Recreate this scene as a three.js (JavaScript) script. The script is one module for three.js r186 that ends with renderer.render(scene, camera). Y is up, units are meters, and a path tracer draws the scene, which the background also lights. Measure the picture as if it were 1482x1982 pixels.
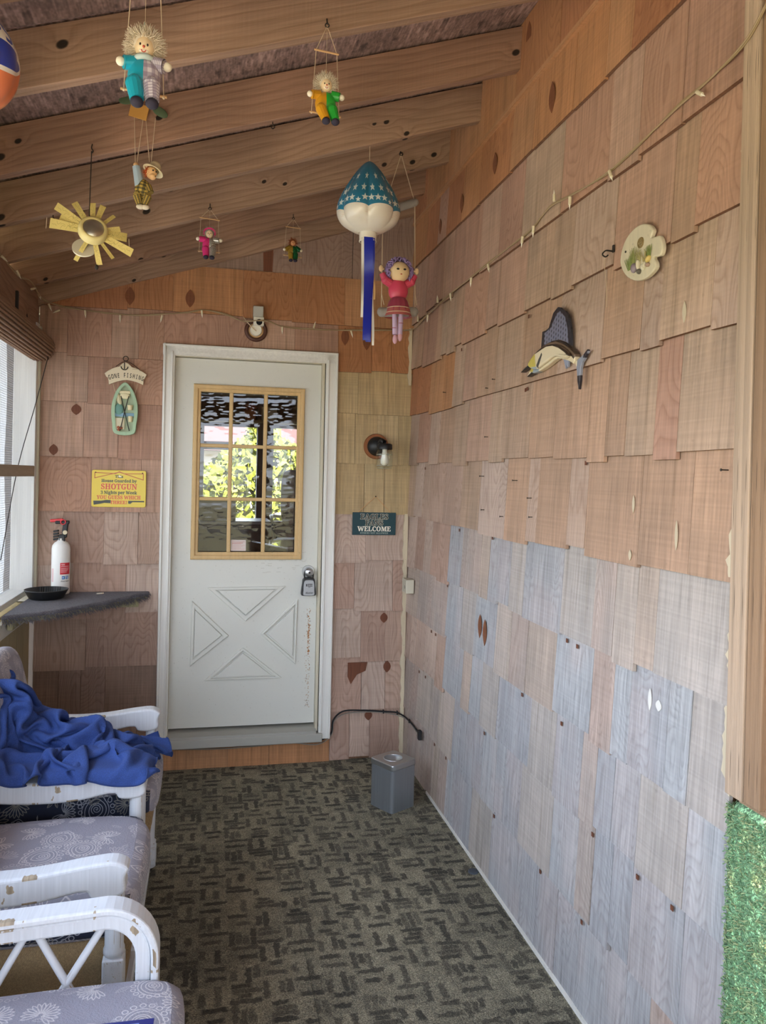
import * as THREE from 'three';
import { mergeGeometries } from 'three/addons/utils/BufferGeometryUtils.js';
import { RoundedBoxGeometry } from 'three/addons/geometries/RoundedBoxGeometry.js';

// ---------------------------------------------------------------- camera, sky, sun, exposure
const scene = new THREE.Scene();
const camera = new THREE.PerspectiveCamera(66.87, 1482 / 1982, 0.05, 300);
camera.position.set(0, 1.6257, 0);
camera.rotation.set(-0.0065, -0.2212, 0.0228, 'YXZ');
camera.setViewOffset(1482, 1982, 0, 55.57, 1482, 1982);
const renderer = new THREE.WebGLRenderer();
renderer.toneMapping = THREE.LinearToneMapping;
renderer.toneMappingExposure = 3.35;
renderer.shadowMap.enabled = true;
const SUN = new THREE.Vector3(0.2, 0.8, 0.56).normalize();
// hazy daylight sky: pale at the horizon, light blue overhead, the same all round
const SKY = (() => { const w = 64, h = 256, d = new Float32Array(w * h * 4); for (let y = 0; y < h; y++) { const e = Math.max(0, ((y + 0.5) / h - 0.5) * 2), t = Math.pow(e, 0.55), c = e > 0 ? [0.92 - 0.42 * t, 0.97 - 0.27 * t, 1.06 - 0.04 * t] : [0.5, 0.5, 0.46]; for (let x = 0; x < w; x++) d.set([c[0] * 2.3, c[1] * 2.3, c[2] * 2.3, 1], (y * w + x) * 4); } const t = new THREE.DataTexture(d, w, h, THREE.RGBAFormat, THREE.FloatType); t.mapping = THREE.EquirectangularReflectionMapping; t.magFilter = THREE.LinearFilter; t.needsUpdate = true; return t; })();
scene.background = SKY;
scene.environment = SKY;
const sun = new THREE.DirectionalLight(0xfff1dc, 14);
sun.position.copy(SUN).multiplyScalar(30);
sun.target.position.set(0, 0, -4);
sun.castShadow = true;
sun.shadow.mapSize.set(2048, 2048);
Object.assign(sun.shadow.camera, { left: -16, right: 16, top: 16, bottom: -16, near: 1, far: 70 });
scene.add(sun, sun.target);

// ---------------------------------------------------------------- helpers
function rngOf(seed) { let a = seed >>> 0; return () => { a = (a + 0x6D2B79F5) | 0; let t = Math.imul(a ^ (a >>> 15), 1 | a); t = (t + Math.imul(t ^ (t >>> 7), 61 | t)) ^ t; return ((t ^ (t >>> 14)) >>> 0) / 4294967296; }; }
const taken = {};
function numbered(n) { if (taken[n] === undefined) { taken[n] = 0; return n; } taken[n]++; return n + '_' + String(taken[n]).padStart(3, '0'); }
function tag(o, label, category, group) { o.userData.label = label; o.userData.category = category; if (group) o.userData.group = group; return o; }
function thing(name, label, category, [x, y, z], turn = 0, group) { const g = new THREE.Group(); g.name = numbered(name); g.position.set(x, y, z); g.rotation.y = turn; scene.add(g); return tag(g, label, category, group); }
function struct(name, [x, y, z] = [0, 0, 0], label) { const g = new THREE.Group(); g.name = name; g.position.set(x, y, z); g.userData.kind = 'structure'; if (label) g.userData.label = label; scene.add(g); return g; }
function part(name, geo, mat, parent, x = 0, y = 0, z = 0, rx = 0, ry = 0, rz = 0) { const m = new THREE.Mesh(geo, mat); m.name = name; m.position.set(x, y, z); m.rotation.set(rx, ry, rz); parent.add(m); return m; }
const V = (x, y, z) => new THREE.Vector3(x, y, z);
function merge(list) { return mergeGeometries(list.map((g) => { const n = g.index ? g.toNonIndexed() : g; for (const k of Object.keys(n.attributes)) if (!['position', 'normal', 'uv'].includes(k)) n.deleteAttribute(k); return n; })); }
function at(g, x = 0, y = 0, z = 0, rx = 0, ry = 0, rz = 0) { if (rx || ry || rz) g.applyMatrix4(new THREE.Matrix4().makeRotationFromEuler(new THREE.Euler(rx, ry, rz))); g.translate(x, y, z); return g; }
// a box whose uv runs in metres, with an offset of its own
function box(w, h, d, ou = 0, ov = 0, along = 'y') {
  const g = new THREE.BoxGeometry(w, h, d), p = g.attributes.position, n = g.attributes.normal, uv = g.attributes.uv;
  for (let i = 0; i < p.count; i++) {
    const x = p.getX(i), y = p.getY(i), z = p.getZ(i), nx = Math.abs(n.getX(i)), ny = Math.abs(n.getY(i));
    let u = nx > 0.5 ? z : x, v = ny > 0.5 ? z : y;
    if (along === 'x') [u, v] = nx > 0.5 ? [y, z] : [ny > 0.5 ? z : y, x];
    if (along === 'z') [u, v] = nx > 0.5 ? [y, z] : ny > 0.5 ? [x, z] : [x, y];
    uv.setXY(i, u + ou, v + ov);
  }
  return g;
}
function rbox(w, h, d, r = 0.004, s = 2) { return new RoundedBoxGeometry(w, h, d, s, r); }
function rod(a, b, r, seg = 8, r2 = r) { const d = b.clone().sub(a), g = new THREE.CylinderGeometry(r2, r, d.length(), seg); g.applyQuaternion(new THREE.Quaternion().setFromUnitVectors(V(0, 1, 0), d.clone().normalize())); const m = a.clone().add(b).multiplyScalar(0.5); g.translate(m.x, m.y, m.z); return g; }
function tube(pts, r, seg = 40, rad = 6, closed = false) { return new THREE.TubeGeometry(new THREE.CatmullRomCurve3(pts.map((p) => (p.isVector3 ? p : V(...p))), closed, 'centripetal'), seg, r, rad, closed); }
function ball(r, sx = 1, sy = 1, sz = 1, a = 20, b = 14) { return new THREE.SphereGeometry(r, a, b).scale(sx, sy, sz); }
function shapeOf(pts) { const s = new THREE.Shape(); pts.forEach(([x, y], i) => (i ? s.lineTo(x, y) : s.moveTo(x, y))); s.closePath(); return s; }
function smoothShape(pts) { const c = new THREE.CatmullRomCurve3(pts.map(([x, y]) => V(x, y, 0)), true, 'centripetal'); return new THREE.Shape(c.getPoints(pts.length * 4).map((p) => new THREE.Vector2(p.x, p.y))); }
function ext(shape, depth, bevel = 0, seg = 2, curve = 12) { const g = new THREE.ExtrudeGeometry(shape, { depth: depth - 2 * bevel, bevelEnabled: bevel > 0, bevelThickness: bevel, bevelSize: bevel, bevelOffset: -bevel, bevelSegments: seg, curveSegments: curve }); g.translate(0, 0, bevel); return g; }
function planar(g, x0, y0, w, h, ax = 0, ay = 1) { const p = g.attributes.position, uv = g.attributes.uv; for (let i = 0; i < p.count; i++) uv.setXY(i, (p.getComponent(i, ax) - x0) / w, (p.getComponent(i, ay) - y0) / h); return g; }
// soft box: a cube rounded like a cushion; uv in metres by face
function cushion(w, h, d, e = 6, crown = 0, n = 18) {
  const g = new THREE.BoxGeometry(2, 2, 2, n, 8, n), p = g.attributes.position, nn = g.attributes.normal, uv = g.attributes.uv;
  for (let i = 0; i < p.count; i++) {
    let a = p.getX(i), b = p.getY(i), c = p.getZ(i);
    const m = Math.max(Math.abs(a), Math.abs(b), Math.abs(c)), r = Math.pow(Math.abs(a) ** e + Math.abs(b) ** e + Math.abs(c) ** e, 1 / e), k = m / r;
    a *= k; b *= k; c *= k;
    const lift = 1 + crown * (1 - a * a) * (1 - c * c) * (b > 0 ? 1 : 0.3);
    const x = (a * w) / 2, y = (b * h * lift) / 2, z = (c * d) / 2;
    const nx = Math.abs(nn.getX(i)), ny = Math.abs(nn.getY(i));
    uv.setXY(i, nx > 0.5 ? z : x, ny > 0.5 ? z : y);
    p.setXYZ(i, x, y, z);
  }
  g.computeVertexNormals();
  // weld normals across the cube's seams
  const key = new Map(), q = g.attributes.normal;
  for (let i = 0; i < p.count; i++) { const k = [p.getX(i), p.getY(i), p.getZ(i)].map((t) => Math.round(t * 1e5)).join(); const s = key.get(k) || V(0, 0, 0); s.x += q.getX(i); s.y += q.getY(i); s.z += q.getZ(i); key.set(k, s); }
  for (let i = 0; i < p.count; i++) { const s = key.get([p.getX(i), p.getY(i), p.getZ(i)].map((t) => Math.round(t * 1e5)).join()).clone().normalize(); q.setXYZ(i, s.x, s.y, s.z); }
  return g;
}
// a fluffy ball: a core with many thin tapering tufts
function fluff(r, n, len, seed, keep = () => true, thick = 0.05) {
  const R = rngOf(seed), out = [ball(r * 0.86, 1, 1, 1, 16, 12)];
  for (let i = 0; i < n; i++) {
    const y = 1 - 2 * (i + 0.5) / n, f = i * 2.39996, k = Math.sqrt(1 - y * y), d = V(k * Math.cos(f), y, k * Math.sin(f));
    if (!keep(d)) continue;
    const a = d.clone().multiplyScalar(r * 0.8), b = d.clone().add(V(R() - 0.5, R() - 0.5, R() - 0.5).multiplyScalar(0.7)).normalize().multiplyScalar(r * (1 + len * (0.5 + R())));
    out.push(rod(a, b, r * thick * 2, 4, r * thick * 0.4));
  }
  return merge(out);
}

// ---------------------------------------------------------------- computed textures
function noiseOf(seed) {
  const R = rngOf(seed), N = 256, t = new Float32Array(N * N); for (let i = 0; i < N * N; i++) t[i] = R();
  return (x, y, px = 256, py = 256) => { let i = Math.floor(x), j = Math.floor(y), fx = x - i, fy = y - j; fx = fx * fx * (3 - 2 * fx); fy = fy * fy * (3 - 2 * fy); const i0 = ((i % px) + px) % px & 255, i1 = (((i + 1) % px) + px) % px & 255, j0 = (((j % py) + py) % py & 255) * N, j1 = ((((j + 1) % py) + py) % py & 255) * N; const a = t[j0 + i0], b = t[j0 + i1], c = t[j1 + i0], d = t[j1 + i1]; return a + (b - a) * fx + (c - a) * fy + (a - b - c + d) * fx * fy; };
}
const N1 = noiseOf(11), N2 = noiseOf(23), N3 = noiseOf(37);
function dataTex(w, h, f, srgb = true) {
  const d = new Uint8Array(w * h * 4), o = [0, 0, 0];
  for (let j = 0; j < h; j++) for (let i = 0; i < w; i++) { f((i + 0.5) / w, (j + 0.5) / h, o); const k = (j * w + i) * 4; d[k] = Math.max(0, Math.min(255, o[0])); d[k + 1] = Math.max(0, Math.min(255, o[1])); d[k + 2] = Math.max(0, Math.min(255, o[2])); d[k + 3] = 255; }
  const t = new THREE.DataTexture(d, w, h); t.wrapS = t.wrapT = THREE.RepeatWrapping; t.magFilter = THREE.LinearFilter; t.minFilter = THREE.LinearMipmapLinearFilter; t.generateMipmaps = true; if (srgb) t.colorSpace = THREE.SRGBColorSpace; t.needsUpdate = true; return t;
}
function canvasTex(w, h, draw, wrap = false) { const c = document.createElement('canvas'); c.width = w; c.height = h; draw(c.getContext('2d'), w, h); const t = new THREE.CanvasTexture(c); t.colorSpace = THREE.SRGBColorSpace; t.magFilter = THREE.LinearFilter; if (wrap) t.wrapS = t.wrapT = THREE.RepeatWrapping; return t; }
// rough-sawn shingle face: vertical grain, faint cross saw marks, blotches (1 m square)
const texSawn = dataTex(1024, 1024, (u, v, o) => {
  const g = N1(u * 150, v * 4, 150, 4), f = N2(u * 250, v * 14, 250, 14), s = N3(u * 5, v * 240, 5, 240), b = N1(u * 6, v * 5, 6, 5) * 0.6 + N2(u * 17, v * 9, 17, 9) * 0.4, st = N3(u * 34, v * 2, 34, 2);
  const dark = Math.max(0, st - 0.74) * 1.5, sp = Math.max(0, N2(u * 120 + 7, v * 60, 120, 60) - 0.88) * 2.2;
  const k = 0.9 + 0.09 * (g - 0.5) + 0.09 * (f - 0.5) + 0.05 * (s - 0.5) + 0.14 * (b - 0.5) - 0.22 * dark - 0.25 * sp;
  o[0] = 255 * k; o[1] = 250 * (k - 0.01 * dark - 0.02 * (b - 0.5)); o[2] = 244 * (k - 0.03 * (b - 0.5) - 0.05 * dark);
});
// rotary-cut plywood face: wandering contour grain
const texPly = dataTex(1024, 1024, (u, v, o) => {
  const w = N1(u * 7, v * 2, 7, 2) * 1.3 + N2(u * 13, v * 4, 13, 4) * 0.5 + N3(u * 30, v * 10, 30, 10) * 0.12;
  let r = (w * 11) % 1; r = r < 0.75 ? r / 0.75 : (1 - r) / 0.25;
  const f = N2(u * 250, v * 10, 250, 10), b = N1(u * 5, v * 4, 5, 4), s = N3(u * 6, v * 200, 6, 200);
  const k = 0.91 - 0.085 * Math.pow(r, 3) + 0.08 * (f - 0.5) + 0.12 * (b - 0.5) + 0.03 * (s - 0.5);
  o[0] = 255 * k; o[1] = 248 * (k - 0.02 * Math.pow(r, 3)); o[2] = 244 * (k - 0.03 * Math.pow(r, 3));
});
// weathered, bleached face: silvery streaks between pinker latewood
const texGrey = dataTex(1024, 1024, (u, v, o) => {
  const w = N1(u * 9, v * 2, 9, 2) * 1.2 + N2(u * 26, v * 5, 26, 5) * 0.5;
  let r = (w * 13) % 1; r = Math.pow(r < 0.7 ? r / 0.7 : (1 - r) / 0.3, 2);
  const f = N2(u * 250, v * 7, 250, 7), b = N3(u * 5, v * 4, 5, 4) * 0.6 + N1(u * 15, v * 9, 15, 9) * 0.4, st = N1(u * 90, v * 3, 90, 3), s = N2(u * 5, v * 220, 5, 220);
  const k = 0.9 + 0.1 * (f - 0.5) + 0.08 * (st - 0.5) + 0.13 * (b - 0.5) - 0.07 * r + 0.035 * (s - 0.5), pink = Math.max(0, Math.min(1, (b - 0.42) * 3 + r * 0.35));
  o[0] = 255 * k; o[1] = 253 * (k - 0.03 * pink); o[2] = 253 * (k - 0.042 * pink);
});
// framing lumber: grain along v, knots
const knots = (() => { const R = rngOf(5), a = []; for (let i = 0; i < 16; i++) a.push([R(), R(), 0.005 + R() * 0.006]); return a; })();
const texBeam = dataTex(512, 2048, (u, v, o) => { // u: 0.5 m across, v: 2 m along
  let w = u * 9 + N1(u * 4, v * 5, 4, 5) * 1.6 + N2(u * 9, v * 14, 9, 14) * 0.35, dk = 0;
  for (const [a, b, r] of knots) { let du = (u - a) * 0.5, dv = (v - b) * 2; const d = Math.hypot(du, dv * 0.8); w += 0.9 * Math.exp(-(d * d) / (r * r * 14)); dk = Math.max(dk, d < r ? 1 : Math.max(0, 1 - (d - r) / (r * 0.5))); }
  let g = (w * 1.7) % 1; g = Math.pow(g < 0.8 ? g / 0.8 : (1 - g) / 0.2, 2.2);
  const f = N3(u * 200, v * 30, 200, 30), b = N2(u * 4, v * 12, 4, 12), k = (0.9 - 0.09 * g + 0.09 * (f - 0.5) + 0.16 * (b - 0.5)) * (1 - 0.72 * dk);
  o[0] = 255 * k; o[1] = 250 * (k - 0.015 * g); o[2] = 247 * (k - 0.03 * g);
});
// old roof boarding: dark with pale mildew streaks
const texDeck = dataTex(1024, 1024, (u, v, o) => {
  const f = N1(u * 250, v * 25, 250, 25), m = N2(u * 180, v * 110, 180, 110), b = N3(u * 8, v * 7, 8, 7), w = Math.max(0, N1(u * 90 + 3, v * 22, 90, 22) - 0.5) * (0.4 + b), d = Math.max(0, N2(u * 70, v * 30 + 9, 70, 30) - 0.7);
  const k = 0.74 + 0.18 * (f - 0.5) + 0.16 * (m - 0.5) + 0.2 * (b - 0.5) + w * 0.4 - d * 0.7;
  o[0] = 252 * k; o[1] = 243 * (k + 0.01 * w); o[2] = 241 * (k + 0.02 * w);
});
// painted wood with brushed relief
const texPaint = dataTex(512, 512, (u, v, o) => { const f = N1(u * 120, v * 8, 120, 8), b = N2(u * 5, v * 5, 5, 5), s = Math.max(0, N3(u * 90, v * 90, 90, 90) - 0.93) * 5; const k = 0.94 + 0.05 * (f - 0.5) + 0.06 * (b - 0.5) - 0.35 * s; o[0] = 255 * k; o[1] = 255 * k; o[2] = 252 * k; });
// white paint chipped to bare brown wood
const texChip = dataTex(1024, 1024, (u, v, o) => {
  const c = N1(u * 14, v * 8, 14, 8) * 0.6 + N2(u * 45, v * 25, 45, 25) * 0.3 + N3(u * 120, v * 80, 120, 80) * 0.1, chip = c > 0.76 ? 1 : 0, f = N3(u * 200, v * 10, 200, 10), b = N1(u * 4, v * 4, 4, 4);
  const k = 0.93 + 0.05 * (f - 0.5) + 0.05 * (b - 0.5);
  if (chip) { o[0] = 150 + 50 * f; o[1] = 132 + 46 * f; o[2] = 108 + 40 * f; } else { o[0] = 252 * k; o[1] = 253 * k; o[2] = 255 * k; }
});
// carpet: basket-weave of ragged dashes, loop speckle (1.2 m square), pale flecks and trodden-in dirt
const texCarpet = dataTex(2048, 2048, (u, v, o) => {
  const cells = 12, cu = u * cells, cv = v * cells, wx = (N1(cu * 10, cv * 10, 120, 120) - 0.5) * 0.1, wy = (N2(cu * 10, cv * 10, 120, 120) - 0.5) * 0.1;
  const i = Math.floor(cu + wx), j = Math.floor(cv + wy), fx = cu + wx - i, fy = cv + wy - j, h = (i + j) & 1;
  const a = h ? fx : fy, l = h ? fy : fx, lane = Math.floor(a * 3.999), fl = a * 4 - lane, q = (k) => { const t = Math.sin(i * 127.1 + j * 311.7 + lane * 74.7 + k * 53.3) * 43758.5453; return t - Math.floor(t); };
  const mid = 0.3 + 0.4 * q(1), span = 0.26 + 0.34 * q(2), on = q(3) < (lane % 2 === 0 ? 0.93 : 0.35), d = Math.min((span - Math.abs(l - mid)) * 9, (0.5 - Math.abs(fl - 0.5)) * 5 + 0.1), dash = on ? Math.max(0, Math.min(1, d)) : 0;
  const sp = N1(u * 500, v * 500), sp2 = N2(u * 760, v * 760), b = N3(u * 6, v * 6, 6, 6), m = N1(u * 40, v * 40, 40, 40), dirt = Math.max(0, N2(u * 5 + 2, v * 5, 5, 5) - 0.62) * 1.4;
  let k = 1 - dash * (0.26 + 0.2 * q(4)) - (h ? 0 : 0.06);
  k *= 0.9 + 0.5 * (sp - 0.5) + 0.45 * (sp2 - 0.5) + 0.16 * (b - 0.5) + 0.14 * (m - 0.5) - 0.25 * dirt;
  const fleck = N1(u * 180 + 9, v * 180 + 5, 180, 180) > 0.988 ? 55 : 0;
  o[0] = 146 * k + fleck; o[1] = 139 * k + fleck; o[2] = 117 * k + fleck;
});
const texWeave = dataTex(256, 256, (u, v, o) => { const a = Math.sin(u * 2 * Math.PI * 64) * Math.sin(v * 2 * Math.PI * 64), n = N1(u * 120, v * 120, 120, 120); const k = 200 + 26 * a + 40 * (n - 0.5); o[0] = o[1] = o[2] = k; });
const texTurf = dataTex(512, 512, (u, v, o) => { const a = N1(u * 120, v * 120, 120, 120), b = N2(u * 40, v * 14, 40, 14), c = N3(u * 9, v * 9, 9, 9), y = Math.max(0, c - 0.5) * 1.2; const k = 0.45 + 0.8 * a * (0.5 + b); o[0] = (120 + 70 * y) * k * 1.25; o[1] = (165 + 6 * y) * k * 1.2; o[2] = (122 - 10 * y) * k * 1.2; });
const texLeaf = dataTex(256, 256, (u, v, o) => { const a = N1(u * 60, v * 60, 60, 60), b = N2(u * 12, v * 12, 12, 12); const k = 0.55 + 0.6 * a * (0.5 + b); o[0] = 190 * k; o[1] = 205 * k; o[2] = 90 * k; });
const bumpFine = dataTex(512, 512, (u, v, o) => { const k = 128 + 110 * (N1(u * 180, v * 6, 180, 6) - 0.5) + 60 * (N2(u * 5, v * 200, 5, 200) - 0.5); o[0] = o[1] = o[2] = k; }, false);
const bumpLoop = dataTex(512, 512, (u, v, o) => { const k = 255 * (0.5 * N1(u * 200, v * 200, 200, 200) + 0.5 * N2(u * 90, v * 90, 90, 90)); o[0] = o[1] = o[2] = k; }, false);
function paisley(bg, line, line2, seed) {
  return canvasTex(1024, 1024, (c, W) => {
    c.fillStyle = bg; c.fillRect(0, 0, W, W);
    const R = rngOf(seed); c.lineCap = 'round';
    for (let i = 0; i < 2600; i++) { c.fillStyle = R() > 0.5 ? 'rgba(255,255,255,0.05)' : 'rgba(0,0,0,0.05)'; c.fillRect(R() * W, R() * W, 6, 2); }
    const wrapped = (x, y, f) => { for (const dx of [-W, 0, W]) for (const dy of [-W, 0, W]) { c.save(); c.translate(x + dx, y + dy); f(); c.restore(); } };
    const drop = (s) => { for (const k of [1, 0.78, 0.5]) { c.beginPath(); for (let t = 0; t <= 60; t++) { const a = t / 60 * Math.PI * 2, r = s * k * (0.55 + 0.45 * Math.sin(a / 2)), x = Math.cos(a) * r * 0.8 + (1 - Math.sin(a / 2)) * s * k * 0.9, y = Math.sin(a) * r; t ? c.lineTo(x, y) : c.moveTo(x, y); } c.stroke(); } for (let t = 0; t < 16; t++) { const a = t / 16 * Math.PI * 2; c.beginPath(); c.arc(Math.cos(a) * s * 1.02, Math.sin(a) * s * 1.12, s * 0.13, 0, 7); c.stroke(); } c.beginPath(); for (let t = 0; t < 40; t++) { const a = t * 0.35, r = s * 0.36 * (1 - t / 40); c.lineTo(Math.cos(a) * r, Math.sin(a) * r); } c.stroke(); };
    const flower = (s) => { for (let t = 0; t < 15; t++) { c.save(); c.rotate(t / 15 * Math.PI * 1.5 - 2.3); c.beginPath(); c.moveTo(s * 0.15, 0); c.bezierCurveTo(s * 0.5, -s * 0.18, s * 0.9, -s * 0.14, s * 1.05, 0); c.bezierCurveTo(s * 0.9, s * 0.14, s * 0.5, s * 0.1, s * 0.15, 0); c.stroke(); c.restore(); } };
    const leaf = (s) => { c.beginPath(); c.moveTo(-s, 0); c.quadraticCurveTo(0, -s * 0.7, s, 0); c.quadraticCurveTo(0, s * 0.7, -s, 0); c.stroke(); for (let t = -2; t <= 2; t++) { c.beginPath(); c.moveTo(t * s * 0.3, 0); c.lineTo(t * s * 0.3 + s * 0.12, -s * 0.26); c.stroke(); } };
    const spots = [];
    for (let i = 0; i < 400 && spots.length < 34; i++) { const x = R() * W, y = R() * W; if (spots.every(([a, b]) => { const dx = Math.min(Math.abs(a - x), W - Math.abs(a - x)), dy = Math.min(Math.abs(b - y), W - Math.abs(b - y)); return Math.hypot(dx, dy) > 138; })) spots.push([x, y]); }
    spots.forEach(([x, y], i) => { const a = R() * 6.28, s = 58 + R() * 22; c.strokeStyle = i % 3 ? line : line2; c.lineWidth = 4.2; wrapped(x, y, () => { c.rotate(a); (i % 2 ? flower : drop)(s); }); });
    for (let i = 0; i < 46; i++) { const x = R() * W, y = R() * W, a = R() * 6.28, s = 16 + R() * 14; c.strokeStyle = line2; c.lineWidth = 3; wrapped(x, y, () => { c.rotate(a); leaf(s); }); }
  }, true);
}
const texPaisley = paisley('#9d9ca8', '#cfcccf', '#bab7be', 3), texPaisleyDark = paisley('#2b3144', '#a9adb8', '#8f8b84', 9);

// ---------------------------------------------------------------- materials
const rep = (t, x, y = x) => { const c = t.clone(); c.repeat.set(x, y); c.needsUpdate = true; return c; };
const std = (color, o = {}) => new THREE.MeshStandardMaterial({ color, roughness: 0.75, ...o });
const phys = (color, o = {}) => new THREE.MeshPhysicalMaterial({ color, roughness: 0.5, ...o });
const wood = (color, map, rough = 0.88) => std(color, { map, roughness: rough, bumpMap: bumpFine, bumpScale: 0.0012 });
const PAL = {
  orange: ['#c49066', '#be895f', '#c8976f', '#bc855f'].map((c, i) => wood(c, i % 2 ? texPly : texSawn)),
  rose: ['#c2a08d', '#bd9985', '#c5a592', '#b99481', '#c29d86'].map((c, i) => wood(c, i % 3 === 1 ? texPly : texSawn)),
  tan: ['#c3aa95', '#c0a590', '#c2a28a', '#c5ae9c', '#be9f88'].map((c, i) => wood(c, i % 4 === 3 ? texPly : texSawn)),
  mixed: ['#c1b4aa', '#c0b1a6', '#bdaea3', '#c3b8b0'].map((c, i) => wood(c, i % 2 ? texSawn : texGrey)),
  grey: ['#bcbdbe', '#b9b9ba', '#bec0c1', '#bcb6b2', '#b6b7b9'].map((c, i) => wood(c, i % 4 === 3 ? texSawn : texGrey)),
  plyrose: ['#c8b3a4', '#c3aa99', '#ccb9ab', '#bda292'].map((c, i) => wood(c, texPly)),
  umber: ['#a38b7d', '#9b8375', '#ab9385', '#9f8779'].map((c, i) => wood(c, i % 2 ? texSawn : texPly)),
  khaki: ['#cdb78d', '#c9b288', '#d0bb93'].map((c) => std(c, { map: texSawn, roughness: 0.7, bumpMap: bumpFine, bumpScale: 0.0012 })),
};
const M = {
  beam: ['#b5957c', '#ae8c74', '#bb9c83', '#b79880', '#ac8973', '#b5967f', '#af8f78'].map((c) => wood(c, rep(texBeam, 2, 0.5))),
  deck: wood('#b89f97', texDeck), plug: wood('#8a5536', texSawn, 0.8), plugDark: wood('#7a4b33', texPly, 0.8),
  whitePaint: std('#efede8', { map: texPaint, roughness: 0.55 }), postPaint: std('#f1f1ef', { map: texPaint, roughness: 0.6 }), creamPaint: std('#d9d1bb', { map: texPaint, roughness: 0.6 }), caulk: std('#d6c7ab', { map: texPaint, roughness: 0.8 }),
  chipped: std('#e9ecef', { map: rep(texChip, 1.6), roughness: 0.5 }),
  rawPine: wood('#d2bba2', rep(texBeam, 2, 0.5)), brownBoard: wood('#b09274', rep(texBeam, 2, 0.5)), amberBoard: wood('#c99a5e', rep(texBeam, 2, 0.5)),
  sillGrey: std('#b9ac9c', { map: texPaint, roughness: 0.7 }), olivePlank: std('#bfb190', { map: texPaint, roughness: 0.75 }), cleat: std('#b3ac88', { map: texPaint }),
  carpet: std('#ffffff', { map: rep(texCarpet, 1 / 1.2), roughness: 1, bumpMap: rep(bumpLoop, 2), bumpScale: 0.003 }),
  shelfCarpet: std('#8b8990', { map: rep(texWeave, 1.5), roughness: 1, bumpMap: rep(bumpLoop, 3), bumpScale: 0.004 }), shelfFringe: std('#67656c', { roughness: 1 }),
  turf: std('#ffffff', { map: rep(texTurf, 3), roughness: 1 }), turfBlade: std('#93a98b', { roughness: 0.9 }),
  fabric: std('#ffffff', { map: rep(texPaisley, 1 / 0.62), roughness: 0.95, bumpMap: rep(bumpLoop, 3), bumpScale: 0.0012 }), fabricDark: std('#ffffff', { map: rep(texPaisleyDark, 1 / 0.62), roughness: 0.95 }),
  burlap: std('#c0a277', { map: rep(texWeave, 4), roughness: 1 }), blueCloth: std('#3f5fae', { map: rep(texWeave, 6), roughness: 0.92, bumpMap: rep(bumpLoop, 4), bumpScale: 0.0008, side: THREE.DoubleSide }),
  black: std('#17181a', { roughness: 0.45 }), blackMatte: std('#1b1b1d', { roughness: 0.85 }), iron: std('#35302c', { roughness: 0.6, metalness: 0.5 }), steel: std('#b9bcbe', { metalness: 0.9, roughness: 0.32 }), chrome: std('#d6d8da', { metalness: 1, roughness: 0.16 }), dullSteel: std('#a3a9b1', { metalness: 0.7, roughness: 0.36, map: rep(texPaint, 1) }), alu: std('#b6b5ad', { metalness: 0.6, roughness: 0.5 }),
  cream: std('#dccfae', { roughness: 0.8 }), rope: std('#cdb79a', { roughness: 0.95 }), dowel: std('#c99f70', { roughness: 0.8 }), clearPlastic: std('#e4dfcf', { roughness: 0.35 }),
};

// ---------------------------------------------------------------- the setting: floor
const BACK = -4.4, RIGHT = 1.155, LEFT = -0.885;
{
  const f = struct('floor');
  part('subfloor', box(2.5, 0.1, 6.9), M.brownBoard, f, 0.13, -0.062, -1.15);
  const xs = [-1.0, -0.845, -0.245, 0.355, 0.955, 1.155], zs = [-4.4, -3.95, -3.35, -2.75, -2.15, -1.55, -0.95, -0.35, 0.25, 0.85, 1.45, 2.1];
  for (let i = 0; i < xs.length - 1; i++) for (let j = 0; j < zs.length - 1; j++) {
    const x0 = xs[i], x1 = xs[i + 1], z0 = zs[j], z1 = zs[j + 1], g = 0.0007;
    part('carpet_tile', box(x1 - x0 - 2 * g, 0.012, z1 - z0 - 2 * g, (x0 + x1) / 2, (z0 + z1) / 2), M.carpet, f, (x0 + x1) / 2, -0.006, (z0 + z1) / 2);
  }
}
// ---------------------------------------------------------------- the setting: shingled walls
function wedge(w, h, ou, ov, skew = 0) { // bottom edge proud of the row below, top tucked under the row above
  const b0 = 0.008, b1 = 0.0195, t0 = 0, t1 = 0.004, x = w / 2;
  const c = [[-x, skew, b0], [x, 0, b0], [x, 0, b1], [-x, skew, b1], [-x, h, t0], [x, h, t0], [x, h, t1], [-x, h, t1]];
  const quads = [[3, 2, 6, 7], [0, 1, 2, 3], [1, 5, 6, 2], [0, 3, 7, 4], [7, 6, 5, 4]], p = [], uv = [];
  for (const q of quads) for (const k of [0, 1, 2, 0, 2, 3]) { const v = c[q[k]]; p.push(...v); uv.push(v[0] + ou, v[1] + v[2] + ov); }
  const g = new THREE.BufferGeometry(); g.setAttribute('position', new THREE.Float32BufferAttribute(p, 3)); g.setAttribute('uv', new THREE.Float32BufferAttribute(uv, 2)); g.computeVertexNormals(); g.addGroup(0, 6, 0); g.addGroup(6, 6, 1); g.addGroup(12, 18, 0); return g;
}
const endGrain = wood('#85604a', texSawn, 0.95);  // brown end grain, kept dark to draw a shadow line under each course
const faceAt = (rows, y) => { for (let i = 0; i < rows.length - 1; i++) if (y >= rows[i] && y < rows[i + 1]) return 0.0195 - 0.0155 * (y - rows[i]) / (rows[i + 1] - rows[i]) + 0.0006; return 0.012; };
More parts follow.
